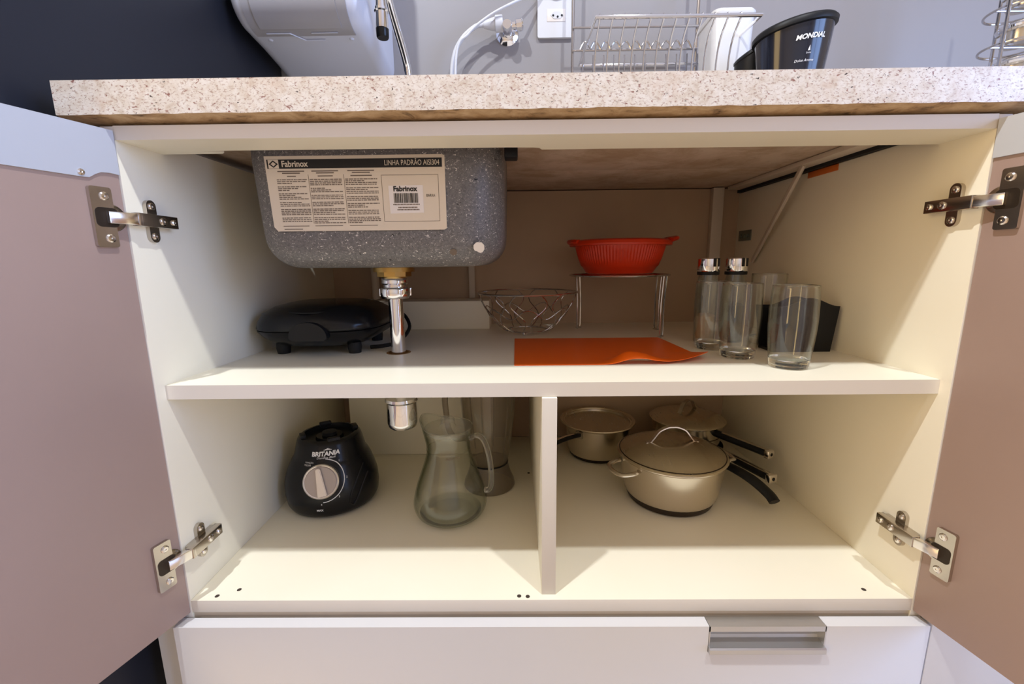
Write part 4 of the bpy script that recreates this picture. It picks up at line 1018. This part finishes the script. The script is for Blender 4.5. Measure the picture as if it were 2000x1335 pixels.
# faucet
FX, FY = -0.311, 0.555
FC = root('kitchen_faucet', (FX, FY, CT), 'chrome gooseneck faucet with spray nozzle beside the water purifier', 'faucet')
b = NB(); lathe(b, [(0, 0.0003), (0.026, 0.0003), (0.026, 0.010), (0.018, 0.02), (0.016, 0.045), (0, 0.045)], (FX, FY, CT), 28); fin('base', b, 'chrome', FC)
pts = spline([(FX, FY, CT+0.045), (FX, FY, 0.95), (FX-0.001, 0.548, 1.02), (-0.327, 0.470, 1.115), (-0.330, 0.435, 1.175), (-0.325, 0.395, 1.205), (-0.315, 0.355, 1.175), (-0.309, 0.337, 1.10), (-0.308, 0.335, 1.045)], 8)
b = NB(); tube(b, pts, 0.0095, 14); fin('gooseneck', b, 'chrome', FC, smooth=60)
b = NB(); lathe(b, [(0, 1.046), (0.0105, 1.046), (0.0115, 1.030), (0.0135, 1.029), (0.014, 1.024), (0.0115, 1.022), (0.0125, 1.0), (0.0125, 0.993), (0, 0.993)], (-0.308, 0.335, 0), 28); SN = fin('spray_nozzle', b, 'chrome', FC)
b = NB(); lathe(b, [(0, 0.9929), (0.0125, 0.9929), (0.012, 0.979), (0.0105, 0.9765), (0, 0.9765)], (-0.308, 0.335, 0), 28); fin('nozzle_tip', b, 'black_gloss', SN, label='black nozzle tip')

# wall valve with white connector, hose and cord
VL = root('angle_valve', (-0.070, ROOM_Y1, 1.145), 'chrome angle valve with round flange on the grey wall', 'valve')
wv = (-0.066, ROOM_Y1, 1.145)
b = NB(); lathe(b, [(0, 0.0), (0.030, 0.0), (0.030, 0.003), (0.020, 0.010), (0.014, 0.012), (0, 0.012)], wv, 32, axis=(0,-1,0)); fin('flange', b, 'chrome', VL)
b = NB(); lathe(b, [(0, 0.012), (0.013, 0.012), (0.013, 0.052), (0.011, 0.055), (0, 0.055)], wv, 24, axis=(0,-1,0)); fin('valve_body', b, 'chrome', VL)
b = NB(); lathe(b, [(0, 0.010), (0.010, 0.010), (0.010, 0.022), (0.015, 0.024), (0.015, 0.038), (0.012, 0.042), (0, 0.042)], (-0.066, ROOM_Y1-0.036, 1.148), 10, axis=(1,0,0.1)); fin('knob', b, 'chrome', VL)
b = NB(); lathe(b, [(0, 0.011), (0.0185, 0.011), (0.0195, 0.014), (0.0195, 0.030), (0.016, 0.032), (0.013, 0.045), (0.008, 0.062), (0, 0.062)], (-0.066, ROOM_Y1-0.036, 1.155), 24, axis=(-1,0,-0.05)); fin('connector', b, 'white_plastic', VL, label='white hose connector')
b = NB(); tube(b, spline([(-0.128, ROOM_Y1-0.036, 1.152), (-0.150, ROOM_Y1-0.038, 1.147), (-0.185, ROOM_Y1-0.040, 1.118), (-0.208, ROOM_Y1-0.040, 1.075), (-0.216, ROOM_Y1-0.040, 1.00), (-0.218, ROOM_Y1-0.05, CT+0.006)], 8), 0.0058, 10); tag(fin('water_hose', b, 'white_plastic', None, smooth=60), 'white flexible hose curving down from the wall valve', 'hose')
b = NB(); tube(b, spline([(0.050, ROOM_Y1-0.012, 1.262), (0.0, ROOM_Y1-0.030, 1.225), (-0.06, ROOM_Y1-0.062, 1.185), (-0.115, ROOM_Y1-0.062, 1.158), (-0.165, ROOM_Y1-0.062, 1.12), (-0.200, ROOM_Y1-0.062, 1.06), (-0.206, ROOM_Y1-0.06, CT+0.004)], 8), 0.0034, 8); tag(fin('power_cord', b, 'white_plastic', None, smooth=60), 'thin white cord running up past the valve to the wall outlet', 'cord')
# outlet plate
OP = root('wall_outlet', (0.063, ROOM_Y1, 1.132), 'white double wall plate with switch and socket left of the dish rack', 'outlet')
ox, oz = 0.063, 1.2265
b = NB(); prism(b, rrect(0.0475, 0.0945, 0.005, 4, ox, oz), lambda x, z, y: (x, y, z), ROOM_Y1-0.009, ROOM_Y1-0.0003)
bmesh.ops.bevel(b, geom=[e for e in b.edges if e.calc_face_angle(0) > 1.0], offset=0.002, segments=2, affect='EDGES'); fin('plate', b, 'white_plastic', OP)
b = NB(); box(b, ox-0.022, ox+0.027, ROOM_Y1-0.0102, ROOM_Y1-0.009, 1.170, 1.200, 0.0006); fin('socket_insert', b, 'paper_white', OP)
b = NB(); prism(b, [(ox+0.004+0.017*math.cos(2*PI*k/6), 1.185+0.010*math.sin(2*PI*k/6)) for k in range(6)], lambda x, z, y: (x, y, z), ROOM_Y1-0.0112, ROOM_Y1-0.0102); SK = fin('socket', b, 'white_plastic', OP)
for dx, dz in ((-0.008, 0.0), (0.004, -0.003), (0.0150, 0.0)):
    b = NB(); lathe(b, [(0, 0), (0.0028, 0), (0.0028, 0.0004), (0, 0.0004)], (ox+0.002+dx, ROOM_Y1-0.0112, 1.184+dz), 12, axis=(0,-1,0)); fin('pin_hole', b, 'black_satin', SK)
b = NB(); prism(b, [(ox+0.002+0.018*math.cos(rad(a))*1.05, 1.234+0.011*math.sin(rad(a))) for a in range(0, 360, 45)], lambda x, z, y: (x, y, z), ROOM_Y1-0.014, ROOM_Y1-0.0091); fin('switch', b, 'white_plastic', OP)

# ------------------------------------------------------------------ dish rack
RX0, RX1, RYF, RYB, RZ = 0.124, 0.468, 0.400, 0.625, 1.040
RK = root('dish_rack', ((RX0+RX1)/2, 0.51, CT), 'chrome wire dish rack on the worktop against the grey wall', 'dish rack')
b = NB(); tube(b, [(RX0, RYF, RZ), (RX1, RYF, RZ), (RX1-0.004, RYB, RZ), (RX0-0.004, RYB, RZ)], 0.0042, 10, closed=True); fin('rim', b, 'chrome', RK)
for xx in (0.104, 0.424):
    b = NB(); tube(b, spline([(xx, RYB+0.008, CT+0.0045), (xx, RYB+0.008, 1.0), (xx, RYB+0.008, 1.30)], 4), 0.0042, 10); fin('post', b, 'chrome_wire', RK)
    b = NB(); lathe(b, [(0, 0.0002), (0.008, 0.0002), (0.008, 0.005), (0, 0.006)], (xx, RYB+0.008, CT), 12); fin('foot', b, 'black_rubber', RK)
b = NB(); tube(b, [(0.104, RYB+0.008, 1.30), (0.424, RYB+0.008, 1.30)], 0.0042, 8); fin('top_bar', b, 'chrome_wire', RK)
for z_ in (1.128, 1.075):
    b = NB(); tube(b, [(0.104, RYB, z_), (0.424, RYB, z_)], 0.003, 8); fin('rail', b, 'chrome_wire', RK)
for i in range(12):
    xx = RX0+0.008+i*0.0268
    b = NB(); tube(b, spline([(xx-0.004, RYF+0.012, RZ+0.004), (xx, RYF+0.002, RZ+0.0055), (xx, RYF+0.004, RZ-0.004), (xx-0.001, RYF+0.030, RZ-0.030), (xx-0.002, RYF+0.042, RZ-0.075), (xx-0.002, RYF+0.044, 0.86), (xx-0.002, RYF+0.06, 0.826), (xx-0.002, RYB-0.03, 0.822), (xx-0.002, RYB-0.008, 0.85), (xx-0.002, RYB-0.004, 1.062)], 5), 0.0019, 6); fin('wire', b, 'chrome_wire', RK)
b = NB(); pts = [(RX0-0.002+t*0.285, RYB-0.006, 1.0745+0.018*abs(math.sin(t*11*PI))) for t in [k/110 for k in range(111)]]; tube(b, pts, 0.0019, 6); fin('plate_arches', b, 'chrome_wire', RK)
for yy in (RYF+0.045, RYB-0.01):
    b = NB(); tube(b, [(RX0, yy, 0.822), (RX1-0.03, yy, 0.822)], 0.0028, 8); fin('bottom_bar', b, 'chrome_wire', RK)
for xx in (RX0+0.002, RX1-0.034):
    b = NB(); tube(b, spline([(xx, RYF+0.045, 0.822), (xx, RYF+0.05, 0.80), (xx, RYF+0.05, CT+0.0032)], 4), 0.003, 8); fin('leg', b, 'chrome_wire', RK)
# cutlery cup
CU = root('cutlery_cup', (0.448, 0.515, CT), 'white plastic cutlery cup standing in the right end of dish rack', 'cup')
b = NB()
def cr(w, d, z): return [(x, y, z) for x, y in rrect(w, d, 0.018, 6, 0.4535, 0.535)]
loft(b, [cr(0.036, 0.042, 0.8285), cr(0.040, 0.046, 0.90), cr(0.0485, 0.052, 1.095), cr(0.0475, 0.051, 1.097), cr(0.0455, 0.049, 1.095), cr(0.037, 0.043, 0.90), cr(0.034, 0.04, 0.832)]); fin('cup_wall', b, 'white_plastic', CU, smooth=50)
b = NB(); loft(b, [cr(0.0498, 0.0535, 1.084), cr(0.0505, 0.0545, 1.088), cr(0.0498, 0.0535, 1.093)]); fin('rim_band', b, 'white_plastic', CU, smooth=50)

# ------------------------------------------------------------------ black coffee maker with lettering
EX, EY = 0.505, 0.345
EM = root('coffee_maker', (EX, EY, CT), 'black glossy coffee maker container with white lettering right of dish rack', 'appliance')
def er(t, z, n=56, slope=0.0, add=0.0, z1=None):
    rx, ry = 0.046+0.024*t+add, 0.040+0.020*t+add; out = []
    for k in range(n):
        a = 2*PI*k/n; x, y = rx*math.cos(a), ry*math.sin(a)
        out.append((EX+0.002*t+x, EY+y, z+slope*(x+0.01)))
    return out
SL = 0.16
b = NB(); loft(b, [er(-0.1, CT+0.0004), er(0.0, CT+0.006), er(0.35, 0.86, slope=0.03), er(0.75, 0.928, slope=0.10), er(0.98, 0.972, slope=SL)]); ECB = fin('container', b, 'navy_gloss', EM, smooth=50)
b = NB(); loft(b, [er(0.98, 0.9725, slope=SL), er(1.0, 0.9735, slope=SL, add=0.0045), er(1.0, 0.981, slope=SL, add=0.0055), er(0.97, 0.986, slope=SL, add=0.002), er(0.5, 0.989, slope=SL)]); fin('lid', b, 'black_satin', EM, smooth=50)
b = NB()
def er2(s, z, sl): return [(0.468+0.030*s*math.cos(2*PI*k/36), 0.432+0.034*s*math.sin(2*PI*k/36), z+sl*(0.030*s*math.cos(2*PI*k/36))) for k in range(36)]
loft(b, [er2(0.85, CT+0.0004, 0), er2(0.95, 0.87, 0.1), er2(1.0, 0.975, 0.55), er2(1.06, 0.977, 0.55), er2(1.06, 0.982, 0.55), er2(0.9, 0.985, 0.55)]); fin('filter_cup', b, 'black_satin', EM, smooth=50)
def es(u, v, lift=0.0012):
    t = 0.35+(v-0.86)/(0.928-0.86)*0.40; rx, ry = 0.046+0.024*t+lift, 0.040+0.020*t+lift
    a = rad(-116)+u/0.062
    return (EX+0.002*t+rx*math.cos(a), EY+ry*math.sin(a), v+0.10*(rx*math.cos(a)+0.01)*min(1.5, max(0.3, (v-0.86)/0.068)))
def ET(s, size, u, v, **k): fin('lettering', text_bm(s, size, lambda a, c: es(u+a, v+c), **k), 'print_white', ECB, smooth=0, flat=True)
ET('MONDIAL', 0.0112, 0.029, 0.9470, bold=0.0004, shear=0.2)
b = NB(); vs = [b.verts.new(es(0.028+p, 0.9235+q)) for p, q in ((-0.0022, 0), (0.0022, 0), (0.0008, 0.009))]; b.faces.new(vs); fin('emblem', b, 'print_white', ECB, smooth=0, flat=True)
ET('Dolce', 0.0038, 0.028, 0.9200); ET('Dolce Arome', 0.0062, 0.022, 0.9080, shear=0.25)

# ------------------------------------------------------------------ spice rack at the right edge
WX, WY_ = 1.068, 0.455
SR = root('spice_rack', (WX, WY_, CT), 'chrome wire spice rack at the right edge of the worktop', 'rack')
for dx, dy in ((-0.058, -0.02), (0.058, -0.02), (0.0, 0.055)):
    b = NB(); tube(b, [(WX+dx, WY_+dy, CT+0.0022), (WX+dx*0.92, WY_+dy, 1.30)], 0.0032, 8); fin('post', b, 'chrome_wire', SR)
for z_ in (0.925, 0.998, 1.071, 1.144):
    b = NB(); tube(b, circ(WX, WY_+0.01, z_, 0.056, 36), 0.0026, 8, closed=True); fin('ring', b, 'chrome_wire', SR)
    b = NB(); tube(b, [(WX-0.056, WY_+0.01, z_), (WX+0.056, WY_+0.01, z_)], 0.002, 6); fin('cross_wire', b, 'chrome_wire', SR)
jl = ['chrome-lidded spice jar on the lowest visible tier of spice rack', 'chrome-lidded spice jar on the middle tier of spice rack', 'chrome-lidded spice jar on the upper tier of spice rack']
j0 = None
for i, z_ in enumerate((0.928, 1.001, 1.074)):
    loc = (WX+0.004, WY_+0.006, z_)
    if j0 is None:
        j0 = root('spice_jar', loc, jl[0], 'jar', 'jars in the spice rack')
        b = NB(); lathe(b, [(0, 0), (0.028, 0), (0.029, 0.003), (0.029, 0.026), (0, 0.026)], loc, 32); fin('jar_body', b, 'steel', j0)
        b = NB(); lathe(b, [(0, 0.0262), (0.030, 0.0262), (0.038, 0.030), (0.0395, 0.034), (0.036, 0.040), (0.026, 0.046), (0.012, 0.049), (0, 0.0495)], loc, 40); fin('lid', b, 'chrome', j0)
    else: copytree(j0, loc, jl[i])
